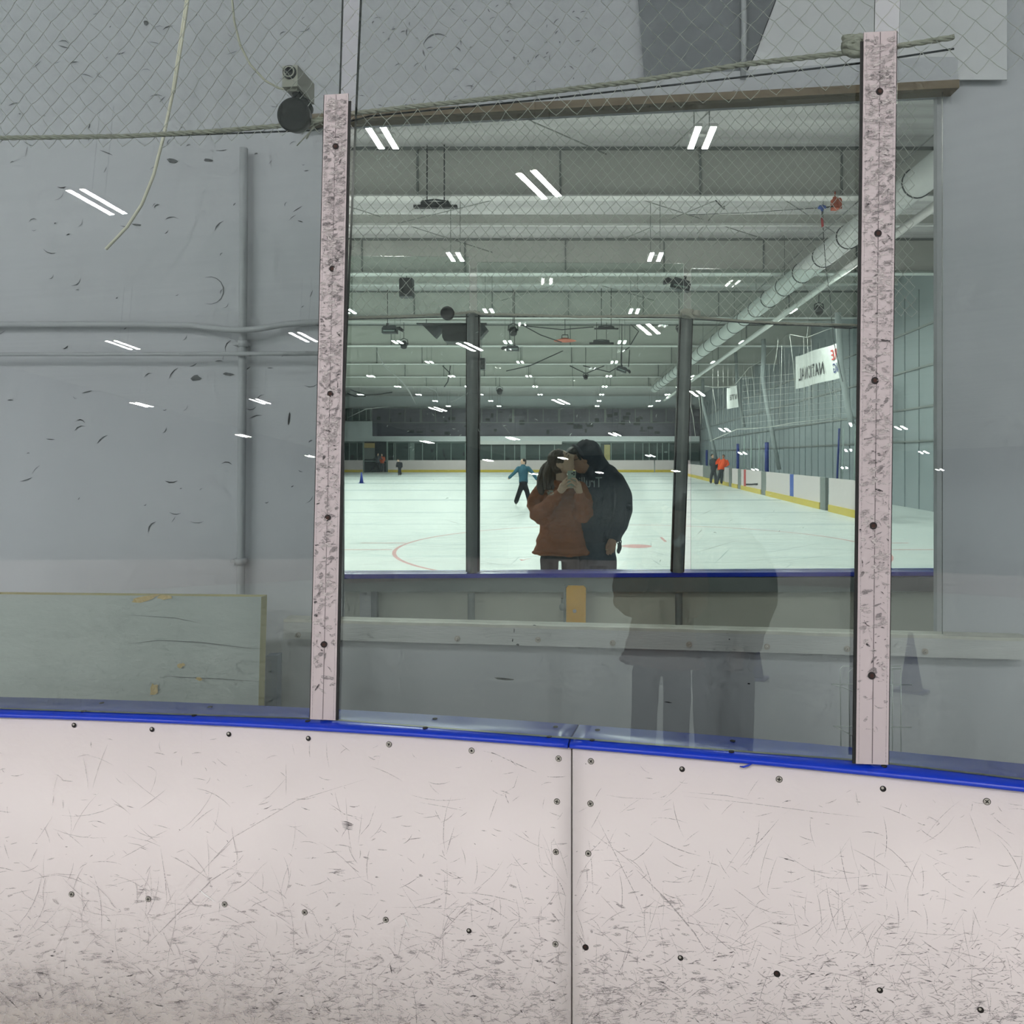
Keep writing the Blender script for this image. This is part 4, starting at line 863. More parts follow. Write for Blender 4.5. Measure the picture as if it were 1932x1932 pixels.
for px_, py_, s in ((985, 1056, 1), (1040, 1058, .6)):
    p = onI(px_, py_); m.face([p + V((-.06 * s, .05, .0015)), p + V((.0, -.12, .0015)), p + V((.16 * s, .2, .0015)), p + V((.02, -.02, .0015))], 4)
struct('floor', m, ['ice', 'icered', 'iceline', 'scuff2', 'red'], 'ice sheet seen in the mirror with a thin red face-off circle')
m = MB(); m.box(-26, 14, -45, 88, ZC, ZC + .1); struct('ceiling', m, ['ceil'], 'ribbed silver ceiling lining')
m = MB(); m.box(12.5, 12.7, -45, YW(5), 0, ZC); struct('wall_right', m, ['hallwall'])
m = MB(); m.box(-26.2, -26, -45, 88, 0, ZC); struct('wall_left', m, ['hallwall'])
m = MB(); m.box(-26, 12.5, -45.2, -45, 0, ZC); struct('wall_near', m, ['hallwall'])
# real-side dasher run along the sides, for what the near glass mirrors
m = MB(); m.box(-22, -21.9, -45, 2, 0, 1.15); m.box(10.4, 10.5, -45, 2, 0, 1.15); m.box(-22, 10.5, -44, -43.9, 0, 1.15); struct('wall_boards', m, ['board'], 'low white boards round the ice behind the photographer')
# beams
XR = lambda Y: 9.9 + .0373 * Y
beams = [16.35, 23.2, 30.6, 38.4, 46, 53.5, 61]
for i, Y in enumerate(beams):
    m = MB(); zb = 7.25; m.box(-26, XR(Y) + .3, Y, Y + .05, zb, ZC); m.box(-26, XR(Y) + .3, Y - .14, Y + .16, zb - .03, zb, 1)
    for X in (-12, -6.5, -.37, 2.6, 5.6, 8.4, -9.3, -3.4): m.box(X - .02, X + .02, Y - .045, Y, zb, ZC, 2)
    m.box(-26, XR(Y) + .3, Y - .05, Y, ZC - .06, ZC, 2)
    struct('ceiling_beam', m, ['beam', 'beamlight', 'grey_metal'], 'grey painted roof beam, number %s back from the mirror' % ('one two three four five six seven eight nine'.split()[i]))
    m = MB(); y2 = Y + 3.4
    if i < 6: m.box(-26, XR(Y) + .3, y2, y2 + .08, 7.66, 7.72, 1); m.box(-26, XR(Y) + .3, y2 + .02, y2 + .05, 7.72, 7.95, 0); m.box(-26, XR(Y) + .3, Y + 1.6, Y + 1.64, 7.95, 7.98, 1)
    if i < 6: struct('ceiling_purlin', m, ['beam', 'beamlight'])
    m = MB()
    for X in ((-4.3, .9, 3.4) if i % 2 == 0 else (-5.1, -.9, 4.2)):
        m.tube([(X, Y + .1, 7.27), (X - .1, Y + .4, 7.9), (X - .25, Y + 1.2, ZC)], .03, 6)
    struct('ceiling_brace', m, ['beamlight'])
m = MB()
for a, b in (((-4.6, 19.7, 7.7), (1.6, 16.6, 8.1)), ((-1.2, 16.6, 8.1), (5.2, 21.2, 7.7)), ((1.2, 21.2, 7.7), (5.0, 16.6, 8.1)), ((-8, 16.6, 8.1), (-2.5, 22.5, 7.7)), ((3.2, 16.6, 8.1), (8, 22.0, 7.7)), ((-3, 23.5, 8), (3, 30, 7.8)), ((3, 23.5, 8), (-3, 30, 7.8))): m.tube([a, b], .011, 6)
for a, b in (((2.6, 13.6, 8.1), (1.9, 16.0, 8.1)), ((-2.0, 13.4, 8.1), (.6, 16.2, 8.1)), ((3.9, 17, 8.1), (3.2, 20.6, 7.7))): m.tube([a, b], .013, 6)
struct('ceiling_rods', m, ['rod'])
# far end
YE = 84.0
def fbox(mb, px0, px1, py0, py1, dep=.3, Y=YE, mi=0): a = P(px0, py1, Y); b = P(px1, py0, Y); mb.box(a.x, b.x, Y, Y + dep, a.z, b.z, mi)
m = MB(); m.box(-26, 14, YE + .5, YE + .7, 0, ZC); struct('wall_far', m, ['hallwall2'])
m = MB(); fbox(m, 702, 1320, 770, 823, .3, YE, 0)
for x in range(734, 1310, 29): fbox(m, x, x + (1.5 if x % 3 else 4), 772, 797, .05, YE - .05, 1)
fbox(m, 702, 1320, 796.5, 797.8, .05, YE - .06, 1); fbox(m, 702, 1320, 769, 771, .05, YE - .06, 1)
for _ in range(46):
    x, y = RND.uniform(704, 1300), RND.uniform(774, 815); fbox(m, x, x + RND.uniform(2, 14), y, y + RND.uniform(1.5, 9), .02, YE - .02, 3)
for _ in range(26):
    x, y = RND.uniform(900, 1270), RND.uniform(780, 796); fbox(m, x, x + RND.uniform(1, 3), y, y + .8, .02, YE - .04, 2)
struct('window_1', m, ['darkglass', 'grey_metal', 'mullion', 'dark'], 'long dark viewing window above the far boards')
m = MB(); fbox(m, 640, 702, 795, 829, .4, YE - .2, 0); struct('trim_4', m, ['hallwall2'], 'pale panel left of the dark window')
m = MB(); fbox(m, 640, 700, 771, 794, .1, YE, 0)
for x in (655, 664, 677, 690, 698): fbox(m, x, x + 1.6, 771, 794, .06, YE - .06, 1)
struct('window_2', m, ['darkglass2', 'mullion'], 'small paned window high at far left')
m = MB(); fbox(m, 640, 1320, 823, 833, .5, YE - .4, 0); fbox(m, 900, 1060, 832.5, 838.5, .3, YE - .5, 1); struct('trim_5', m, ['hallwall2', 'beamlight'], 'ledge between the dark window and the lower glazing')
m = MB(); fbox(m, 640, 1320, 833, 869, .2, YE, 0)
xs_ = [659, 674, 688, 731, 743, 746, 771, 797, 824, 851, 878, 905, 927, 952, 971, 984, 1018, 1046, 1153, 1179, 1197, 1213, 1225, 1240, 1250, 1262, 1274, 1290, 1302]
for x in xs_: fbox(m, x - .8, x + .8, 835, 869, .06, YE - .12, 1)
for x0, x1 in ((773, 782), (982, 992), (1126, 1133)): fbox(m, x0, x1, 836, 869 if x1 != 1133 else 845, .06, YE - .1, 1)
fbox(m, 1140, 1151, 839, 869, .06, YE - .1, 2); fbox(m, 640, 1320, 833.5, 836, .06, YE - .12, 1)
for _ in range(60):
    x, y = RND.uniform(650, 1300), RND.uniform(840, 866); fbox(m, x, x + RND.uniform(1, 6), y, y + RND.uniform(.8, 7), .02, YE - .03, RND.choice((3, 3, 3, 1) if _ % 5 == 0 else (3,)))
struct('window_3', m, ['darkglass2', 'mullion', 'foam_edge', 'dark'], 'row of tall lower windows behind the far boards')
m = MB(); fbox(m, 686, 731, 833, 891, .15, YE - 1.4, 0); fbox(m, 686, 707, 836, 866, .03, YE - 1.44, 1); fbox(m, 686, 707, 836, 845, .03, YE - 1.47, 2); fbox(m, 684, 687, 833, 893, .1, YE - 1.5, 3); fbox(m, 729, 731.5, 833, 893, .1, YE - 1.5, 3); fbox(m, 687, 729, 869.5, 870.7, .1, YE - 1.5, 3); struct('door_1', m, ['dark', 'grey_metal', 'foam', 'mullion'], 'dark doorway with a yellow topped notice board at the far left')
YB = 82.0
def fboard(label, px0, px1):
    r = thing('rink_board', label, 'rink board', P((px0 + px1) / 2, 891, YB)); m = MB(); a, b = P(px0, 0, YB).x, P(px1, 0, YB).x
    m.box(a, b, YB, YB + .12, 0, 1.28); put('facing', m, 'board', r); m = MB(); m.box(a, b, YB - .03, YB, 0, .26); put('kick_plate', m, 'kick', r, 'yellow kick plate')
fboard('white far board left of the dark doorway, with a yellow kick plate', 632, 684.5)
fboard('long white far board with yellow kick plate behind the small dark skater', 732, 905)
fboard('white far board with yellow kick plate behind the skater in teal', 906, 1085)
fboard('white far board with yellow kick plate right of the hooded man', 1086, 1234); fboard('white far board in the right corner beyond the grey post', 1236, 1302)
# right side
XB = lambda Y: 7.0 + .0373 * Y
def yb(px): return 7.0 / ((px - PX) / F - .0373)
def sseg(px0, px1, name, label, cat, mats, z1=1.05, kick=True):
    ya, yb_ = yb(px0), yb(px1); r = thing(name, label, cat, (XB((ya + yb_) / 2), (ya + yb_) / 2, 0)); m = MB()
    def q(y, dx, z): return V((XB(y) + dx, y, z))
    m.hexa([q(ya, 0, 0), q(yb_, 0, 0), q(yb_, 0, z1), q(ya, 0, z1)], [q(ya, .1, 0), q(yb_, .1, 0), q(yb_, .1, z1), q(ya, .1, z1)]); put('facing', m, mats, r)
    if kick:
        m = MB(); m.hexa([q(ya, -.03, 0), q(yb_, -.03, 0), q(yb_, -.03, .22), q(ya, -.03, .22)], [q(ya, .0, 0), q(yb_, .0, 0), q(yb_, .0, .22), q(ya, .0, .22)]); put('kick_plate', m, 'kick', r, 'yellow kick plate')
sseg(1298, 1326, 'rink_board', 'white side board just beyond the two people at the boards', 'rink board', 'board')
sseg(1326.5, 1366, 'rink_board', 'low grey gate in the side boards behind the two people', 'rink board', 'grey_metal')
sseg(1366.5, 1375, 'rink_board', 'narrow white side board right beside the two people', 'rink board', 'board')
sseg(1375.3, 1380.5, 'door_frame', 'first thin grey upright in the side boards right of the two people', 'upright', 'grey_metal', 1.05, False)
sseg(1381, 1392, 'rink_board', 'white side board between the two thin grey uprights', 'rink board', 'board')
sseg(1392.3, 1398, 'door_frame', 'second thin grey upright in the side boards, just before the red stripe', 'upright', 'grey_metal', 1.05, False)
sseg(1398.3, 1403, 'rink_board', 'narrow white side board left of the red stripe', 'rink board', 'board', 1.05)
sseg(1403.2, 1407.2, 'rink_board', 'red line stripe on the side boards', 'rink board', 'red', 1.05)
sseg(1407.4, 1436, 'rink_board', 'white side board between the red stripe and the grey post', 'rink board', 'board')
sseg(1436.3, 1445, 'door_frame', 'broad grey upright under the tall navy padded post', 'upright', 'grey_metal', 1.05, False)
sseg(1445.3, 1490, 'rink_board', 'white side board left of the blue stripe', 'rink board', 'board')
sseg(1490.2, 1497, 'rink_board', 'blue line stripe on the side boards', 'rink board', 'bluestripe')
sseg(1497.2, 1547, 'rink_board', 'white side board right of the blue stripe', 'rink board', 'board')
sseg(1547.3, 1557, 'door_frame', 'grey gate upright at the dark gap in the side boards', 'upright', 'grey_metal', 1.05, False)
sseg(1564, 1655, 'rink_board', 'nearest white side board beside the right glass post', 'rink board', 'board')
m = MB(); ya, y2 = yb(1430), yb(1408)
zz = []
for k in range(44):
    t = k / 43; y = ya + (y2 - ya) * t; zz.append((XB(y) - .012, y, .44 - .13 * t + (.045 if k % 2 else -.045) * RND.uniform(.6, 1.1)))
m.tube(zz, .011, 4)
put('lettering', m, 'ink', [o for o in bpy.data.objects if o.get('label', '').startswith('white side board between the red stripe')][0], 'dark slanting lettering')
def pad(px0, px1, py0, py1, label, lean=0):
    Y = yb((px0 + px1) / 2 - lean * .5); a, b = P(px0, py1, Y), P(px1, py0, Y); m = MB()
    m.tube([((a.x + b.x) / 2 + .3, Y + .62, .0), ((a.x + b.x) / 2 + .3, Y + .62, a.z), ((a.x + b.x) / 2 + .3 + lean * Y / F, Y + .62, b.z)], (b.x - a.x) / 2, 12); tag(put('padded_post', m, 'blue'), label, 'post', 'navy padded posts along the side boards')
pad(1326, 1330.5, 849, 877, 'farthest navy padded post, just left of the two people')
pad(1383.5, 1389, 837, 882, 'navy padded post right of the person in the orange vest')
pad(1436.5, 1444.5, 834, 888, 'thickest navy padded post, over the broad grey upright')
pad(1572, 1576, 807, 900, 'tall thin navy padded post near the right glass post, leaning slightly', 4)
for (x, y0, y1, lb) in ((1398, 823, 884, 'pale glass upright left of the red stripe'), (1411, 822, 884, 'pale glass upright above the red stripe'), (1426, 820, 884, 'pale glass upright left of the thickest navy post'), (1583, 807, 902, 'pale glass upright right of the thin navy post'), (1606, 803, 906, 'slanting pale glass upright nearest the right glass post')):
    Y = yb(x); m = MB(); q0 = P(x, y1, Y) + V((.3, .6, 0)); m.tube([V((q0.x, q0.y, 0)), q0, P(x + (3 if x > 1500 else 0), y0, Y) + V((.3, .6, 0))], .0016 * Y * .5, 8); tag(put('glass_upright', m, 'mullion'), lb, 'upright', 'pale uprights of the side glass')
XW = lambda Y: XR(Y) + .35
m = MB(); m.hexa([(XW(4), 4, 0), (XW(88), 88, 0), (XW(88), 88, ZC), (XW(4), 4, ZC)][::-1], [(XW(4) + .2, 4, 0), (XW(88) + .2, 88, 0), (XW(88) + .2, 88, ZC), (XW(4) + .2, 4, ZC)][::-1])
for k in range(60):
    y = 12 + k * 1.2; m.box(XW(y) - .03, XW(y) - .0, y, y + .02, 0, 7.2, 0)
for z in (2.2, 3.3, 4.6, 5.9): m.hexa([(XW(10) - .05, 10, z), (XW(84) - .05, 84, z), (XW(84) - .05, 84, z + .06), (XW(10) - .05, 10, z + .06)], [(XW(10), 10, z), (XW(84), 84, z), (XW(84), 84, z + .06), (XW(10), 10, z + .06)], 1)
struct('wall_right', m, ['hallwall', 'grey_metal'], 'dark ribbed metal wall along the right side')
def colm(pts, Y, label, r=.11):
    m = MB(); m.tube([P(x, y, Y) for x, y in pts], r, 8); struct('trim_6', m, ['column'], label)
colm([(1440, 640), (1441, 655), (1439, 715), (1450, 780), (1470, 886)], 37, 'bent pale column with a slanting foot', .11)
colm([(1326, 715), (1326, 760), (1338, 810), (1352, 868)], 60, 'farther bent pale column', .12)
colm([(1388, 665), (1391, 720), (1398, 770), (1404, 806)], 46, 'middle bent pale column', .10)
colm([(1581, 590), (1586, 690), (1600, 770), (1607, 800)], 24, 'nearest slanting pale column', .10)
m = MB(); p = [P(1620, 492, 19), P(1300, 722, 50)]; q_ = p[0] + (p[0] - p[1]) * .2; m.tube([q_, p[1], p[1] + (p[1] - p[0]) * .5], .09, 8); struct('trim_7', m, ['beamlight'], 'pale eave rail running along the top of the right wall')
m = MB()
for (x0, y0, x1, y1, Y) in ((1370, 562, 1610, 620, 30), (1330, 600, 1470, 640, 40)): m.tube([P(x0, y0, Y), P(x1, y1, Y)], .05, 6)
# duct
dct = thing('air_duct', 'long white fabric air duct with dark hoops under the roof at right', 'duct', (6, 20, 6.5)); DX, DZ = lambda Y: 6.25 - .0115 * (Y - 17), 1.75 + 5.05
m = MB(); m.tube([(DX(y), y, DZ) for y in (8, 17, 30, 45, 58)], .27, 20); put('sleeve', m, 'duct', dct); YY = 9.0
while YY < 57:
    m = MB(); m.tube([V((DX(YY) + .278 * math.cos(t), YY, DZ + .278 * math.sin(t))) for t in [i * math.pi / 10 for i in range(21)]], .016, 5); put('hoop', m, 'dark', dct); YY += 1.75
m = MB(); m.tube([(DX(8), 8, DZ + .62), (DX(58), 58, DZ + .62)], .012, 5); yk = 9.0
while yk < 57: m.tube([(DX(yk), yk, DZ + .27), (DX(yk), yk, DZ + .62)], .008, 4); m.tube([(DX(yk), yk, DZ + .62), (DX(yk), yk, 8.3)], .008, 4); yk += 3.5
put('hanger', m, 'grey_metal', dct)
# banners and side netting
def banner(label, c4, words, Y0, Y1):
    r = thing('banner', label, 'banner', P(c4[0][0], c4[2][1], Y0)); a, b, c, d = P(*c4[0], Y0), P(*c4[1], Y1), P(*c4[2], Y1), P(*c4[3], Y0); m = MB(); k = 14; off = V((.01, .003, 0))
    def s(u, v): return d.lerp(c, u).lerp(a.lerp(b, u), v) + V((.05 * math.sin(u * 9), 0, 0))
    for i in range(k):
        u0, u1 = i / k, (i + 1) / k; m.hexa([s(u0, 0), s(u1, 0), s(u1, 1), s(u0, 1)], [s(u0, 0) + off, s(u1, 0) + off, s(u1, 1) + off, s(u0, 1) + off])
    put('sheet', m, 'banner', r)
    for (t, mt, u0, u1, v0, v1) in words:
        me = text_mesh(t, 1.0, 0, 1.12, .012); xs = [q.co.x for q in me.vertices]; ys = [q.co.y for q in me.vertices]
        for q in me.vertices:
            u = u1 - (q.co.x - min(xs)) / (max(xs) - min(xs)) * (u1 - u0); v = v0 + (q.co.y - min(ys)) / (max(ys) - min(ys)) * (v1 - v0); q.co = s(u, v) + V((-.03, -.03, 0))
        me.materials.append(M[mt]); link('lettering', me, r)
banner('large white banner hung on the side netting, reading NATIONAL in mirrored letters', [(1501, 673), (1577, 648), (1588, 712), (1501.5, 734)], [('NATIONAL', 'ink', .07, .69, .22, .60), ('RE', 'inkred', .85, .985, .56, .86), ('NG', 'inkblue', .85, .985, .18, .46)], 31.5, 26.6)
banner('small white banner farther down the side netting with mirrored letters', [(1371, 733), (1389, 727), (1392.5, 768), (1371.5, 772)], [('NTER', 'ink', .25, .97, .38, .62)], 47.5, 43.5)
m = MB()
for pts, Y in (([(1340, 832), (1390, 810), (1450, 806), (1500, 797), (1580, 788), (1620, 800)], 30), ([(1490, 631), (1522, 637), (1560, 622), (1600, 612)], 28), ([(1330, 728), (1350, 732), (1385, 728), (1413, 694), (1438, 680), (1484, 632)], 38)): m.tube([P(x, y, Y) for x, y in pts], .0004 * Y, 5)
for x0, x1, y0, y1 in ((1516, 1515, 637, 790), (1523, 1527, 637, 800), (1530, 1534, 640, 780), (1548, 1576, 660, 790), (1490, 1500, 632, 740), (1468, 1459, 640, 700), (1417, 1424, 690, 760), (1405, 1416, 700, 800), (1300, 1312, 750, 824), (1318, 1322, 745, 800), (1322, 1326, 740, 790), (1534, 1545, 600, 560), (1522, 1524, 636, 600), (1345, 1352, 735, 800), (1560, 1590, 690, 800), (1435, 1430, 690, 800), (1475, 1470, 650, 790)):
    Y = 28 if x0 > 1450 else 42; m.tube([P(x0, y0, Y), P((x0 + x1) / 2 + 1.5, (y0 + y1) / 2, Y), P(x1, y1, Y)], .00026 * Y, 4)
for k in range(26):
    x = 1345 + k * 9.6; Y = 42 if x < 1450 else 29; m.tube([P(x, 690 + RND.uniform(-25, 25) - (x - 1345) * .2, Y), P(x + RND.uniform(-4, 6), 802, Y)], .00013 * Y, 3)
for k in range(9):
    y = 700 + k * 12; m.tube([P(1400, y + 15, 40), P(1600, y - 5, 27)], .0075, 3)
tag(put('side_net', m, 'net'), 'drooping white netting and cords along the right wall', 'net')
# ceiling lights
def lamp(X, Y, label, far):
    r = thing('ceiling_light', label, 'light', (X, Y, 6.75), 'twin-strip ceiling lights over the far ice' if far else 'twin-strip ceiling lights over the near ice'); return r
def lamp_parts(r):
    X, Y, _ = r.location
    for s in (-1, 1):
        m = MB(); m.box(X + s * .115 - .045, X + s * .115 + .045, Y - .42, Y + .42, 6.745, 6.752, 1); m.m[-4] = 0; put('light_strip', m, ['light', 'fixture'], r)
    m = MB()
    for s in (-1, 1): m.box(X + s * .115 - .054, X + s * .115 + .054, Y - .44, Y + .44, 6.753, 6.79)
    m.box(X - .2, X + .2, Y - .05, Y + .05, 6.79, 6.82); put('housing', m, 'fixture', r)
    m = MB()
    for s in (-1, 1): m.tube([(X + s * .12, Y, 6.82), (X + s * .12, Y, 8.3)], .008, 5)
    put('hanger', m, 'grey_metal', r)
ordn = 'first second third fourth fifth sixth seventh eighth added-ninth added-tenth'.split()
cols = [(-3.55, 'sixth column from the right'), (-2.6, 'fifth column from the right'), (-1.585, 'fourth column from the right'), (-.615, 'third column from the right'), (.39, 'second column from the right'), (1.465, 'rightmost column')]
proto = None
def add_lamp(X, Y, label, far):
    global proto
    if proto is None: proto = lamp(X, Y, label, far); lamp_parts(proto); return
    c = copy_tree(proto); c.location = (X, Y, 6.75); c['label'] = label; c['group'] = 'twin-strip ceiling lights over the far ice' if far else 'twin-strip ceiling lights over the near ice'
for k in range(0, 10):
    Y = 12.1 + 7.25 * k
    for cx, cn in cols:
        if k >= 8 and cx in (-3.55, -.615): continue  # the last two rows are added to brighten the far wall and boards
        add_lamp(cx * 5, Y, 'twin-strip ceiling light, %s' % cn + (' directly over the rink glass' if k < 0 else ', %s row back from the mirror' % ordn[k]), True)
RS = lambda Y: 6.4 - Y
for k in range(0, 6):
    Y = RS(12.1 + 7.25 * k)
    for cx, cn in cols: add_lamp(cx * 5 - .107 * (3.7 - Y), Y, 'twin-strip ceiling light behind the photographer, %s, %s row from the boards' % (cn, ordn[k]), False)
# ------------------------------------------------------------------ things hung under the roof
def hang(mb, p, z=8.28): mb.tube([p, (p[0], p[1], z)], .014, 5)
def spk(label, x0, x1, y0, y1, Y):
    a, b = P(x0, y1, Y), P(x1, y0, Y); r = thing('loudspeaker', label, 'speaker', ((a.x + b.x) / 2, Y, a.z)); m = MB(); m.box(a.x, b.x, Y, Y + .35, a.z, b.z); put('cabinet', m, 'dark', r); m = MB(); m.box(a.x + .03, b.x - .03, Y - .015, Y - .001, a.z + .03, b.z - .03); put('grille', m, 'black', r); m = MB(); hang(m, ((a.x + b.x) / 2, Y + .15, b.z)); put('hanger', m, 'grey_metal', r)
spk('black loudspeaker box hanging high at left, above the round black disc', 753, 777, 524, 559, 24)
spk('small black loudspeaker just right of the left grey post', 901, 915, 675, 697, 38)
def bar(label, x0, x1, y0, y1, Y):
    a, b = P(x0, y1, Y), P(x1, y0, Y); r = thing('light_bar', label, 'light bar', ((a.x + b.x) / 2, Y, a.z)); m = MB(); h = b.z - a.z
    m.box(a.x, b.x, Y, Y + .12, a.z, a.z + h * .45); put('bar', m, 'black', r); m = MB(); m.box(a.x + .16 * (b.x - a.x), b.x - .17 * (b.x - a.x), Y + .01, Y + .1, a.z + h * .45, b.z); m.tube([(a.x + .18 * (b.x - a.x), Y, b.z), ((a.x + b.x) / 2, Y - .02, b.z + .03), (b.x - .2 * (b.x - a.x), Y, b.z)], .02, 6)
    hang(m, (a.x + .3 * (b.x - a.x), Y + .06, b.z)); hang(m, (b.x - .3 * (b.x - a.x), Y + .06, b.z)); put('mount', m, 'dark', r)
bar('black light bar hanging under the first roof beam at upper left', 780, 862, 380, 391, 16.1)
bar('black light bar hanging above the right-hand lamps, between the grey posts', 1121, 1167, 616, 621, 30)
bar('small black truss of cables hanging below the middle light bar', 1112, 1158, 642, 649, 37)
def proj(label, cx, cy, w, h, Y, flip=1, tilt=0.0):
    c = P(cx, cy, Y); s = Y / F; r = thing('projector_light', label, 'stage light', c); R3 = Matrix.Rotation(tilt, 3, 'Y')
    def q(x, z, y=0): return c + R3 @ V((x * s * flip, y, -z * s))
    m = MB(); m.prism([q(-w * .5, h * .5), q(w * .2, h * .5), q(w * .2, -h * .1), q(w * .12, -h * .3), q(-w * .42, -h * .22), q(-w * .5, 0)][::flip], (0, .3, 0)); put('housing', m, 'dark', r)
    m = MB(); m.prism([q(w * .2, h * .1), q(w * .45, h * .35), q(w * .5, h * .2), q(w * .46, 0), q(w * .36, -h * .16), q(w * .2, -h * .1)][::flip], (0, .22, 0)); put('arm', m, 'black', r)
    m = MB(); a, b = q(-w * .42, h * .28, -.012), q(w * .1, h * .28, -.012); m.obox((a + b) / 2, (b - a) / 2, (0, .01, 0), R3 @ V((0, 0, h * s * .06))); put('lens_strip', m, 'mullion', r)
    m = MB(); m.tube([q(-w * .25, -h * .2, .1), q(-w * .25, -h * .55, .1)], .05, 6); hang(m, q(-w * .25, -h * .5, .1)); put('clamp', m, 'black', r)
proj('black stage light with hooked arm hanging left of the scoreboard', 740, 619, 40, 18, 30.2)
proj('black stage light with hooked arm pointing left, below the round spotlight', 962, 655, 34, 12, 30.2, -1)
proj('largest black stage light with hooked arm, hanging left of the right post', 1278, 531, 52, 26, 24, -1, .22)
proj('black stage light tilted on a cable yoke, right of the second column lamps', 1178, 696, 28, 12, 38, 1, .35)
def spot(label, cx, cy, rp, Y, yoke=True):
    c = P(cx, cy, Y); s = Y / F; r = thing('spotlight', label, 'spotlight', c); m = MB(); d = V((.05, -.4, -.9)).normalized(); m.tube([c - d * rp * s * .9, c - d * rp * s * .2, c + d * rp * s * .9], [rp * s * .6, rp * s, rp * s * .8], 14); put('can', m, 'black', r)
    m = MB(); m.tube([c + V((-rp * s * 1.1, 0, 0)), c + V((-rp * s, 0, rp * s * 1.2)), c + V((0, 0, rp * s * 1.7)), c + V((rp * s, 0, rp * s * 1.2)), c + V((rp * s * 1.1, 0, 0))], .02, 6); hang(m, c + V((0, 0, rp * s * 1.6))); put('yoke', m, 'dark', r)
spot('round black spotlight hanging in a hoop right of the left grey post', 968, 624, 8.5, 30)
spot('small black spotlight behind the lamp left of the scoreboard', 762, 650, 7, 36)
spot('small black spotlight low by the far pale wall', 942.5, 738, 5.5, 56)
spot('small black spotlight hanging on a wire under the ceiling centre', 1105, 711, 4.5, 46)
spot('dark lamp hanging by the large banner at right', 1545, 584, 8, 27)
spot('small dark lamp half hidden by the right grey post', 1281, 622, 5, 30)
sb = thing('scoreboard', 'big black hanging scoreboard with slanted wings, partly behind the left grey post', 'scoreboard', P(865, 640, 31.5)); Y = 31.5; q = lambda x, y, d=0: P(x, y, Y + d)
m = MB(); m.prism([q(834, 635), q(838, 643), q(848, 644), q(880, 644), q(893, 640), q(893, 612.5), q(834, 612.5)], (0, .9, 0)); put('body', m, 'black', sb)
for pts in ([q(820, 636.5), q(833, 622), q(833, 613), q(796, 612.5)], [q(905, 638), q(920, 621), q(914, 613.5), q(893, 613), q(893, 630)]): m = MB(); m.prism(pts, (0, .5, 0)); put('wing', m, 'dark', sb)
m = MB(); m.prism([q(820, 636.5, -.02), q(833, 622, -.02), q(829, 617, -.02), q(816, 629, -.02)], (0, .03, 0)); put('side_panel', m, 'greycloth', sb)
m = MB(); a, b = q(786, 611.5), q(918, 609.5); m.box(a.x, b.x, Y - .05, Y + .3, a.z, b.z); hang(m, (a.x + .4, Y, b.z)); hang(m, (b.x - .4, Y, b.z)); put('top_bar', m, 'dark', sb)
fan = thing('ceiling_fan', 'rust brown hanging heater dish with a loop handle, near the middle of the ceiling', 'heater', P(1065, 643, 34)); m = MB(); c = P(1066, 643, 34); m.tube([c + V((0, 0, .12)), c + V((0, 0, .04)), c], [.12, .35, .5], 18); put('dish', m, 'orangebox', fan); m = MB(); m.tube([c + V((-.14, 0, .12)), c + V((-.13, 0, .26)), c + V((.13, 0, .26)), c + V((.14, 0, .12))], .02, 6); hang(m, c + V((0, 0, .26))); put('handle', m, 'dark', fan)
fan.name = 'heater_dish'
ob = thing('junction_box', 'rust-orange box under the first roof beam at upper right', 'box', P(1580, 381, 15.9)); a, b = P(1573, 392, 15.9), P(1587, 370, 15.9); m = MB(); m.box(a.x, b.x, 15.9, 16.1, a.z, b.z - .03); hang(m, ((a.x + b.x) / 2, 16.05, b.z - .03), 7.26); put('case', m, 'orangebox', ob); m = MB(); m.box(a.x - .02, a.x + .06, 15.88, 15.9, a.z + .05, b.z - .02); m.box(b.x - .05, b.x + .01, 15.88, 15.9, a.z - .02, b.z - .06); put('flap', m, 'orangebox', ob)
py_ = thing('rope_pulley', 'blue pulley with a red strap and long cord hanging from the orange box', 'pulley', P(1551, 395, 15.7)); m = MB(); m.chain([P(1546, 391, 15.7), P(1555, 391, 15.7)], [.04, .04], 10); m.chain([P(1551, 391, 15.7), P(1551, 397, 15.7)], [.05, .025], 10); put('block', m, 'bluestripe', py_)
m = MB(); m.tube([P(1556, 392, 15.7), P(1573, 389, 15.8)], .015, 6); m.tube([P(1551, 396, 15.7), P(1551, 412, 15.7)], .012, 6); m.tube([P(1553, 430, 15.7), P(1558, 505, 15.7), P(1566, 560, 15.7), P(1572, 640, 15.7), P(1590, 720, 15.7)], .007, 5); put('cord', m, 'dark', py_); m = MB(); m.tube([P(1551, 411, 15.7), P(1552, 428, 15.7)], .026, 8); put('strap', m, 'red', py_)
m = MB(); m.tube([P(1350, 378, 16), P(1366, 395, 16.2), P(1366, 389, 16.4)], .012, 5); m.tube([P(1300, 405, 16.2), P(1400, 402, 16.2), P(1548, 392, 15.7)], .006, 5); tag(put('pull_cord', m, 'dark'), 'thin dark cord strung under the ceiling toward the blue pulley', 'cord')
m = MB()
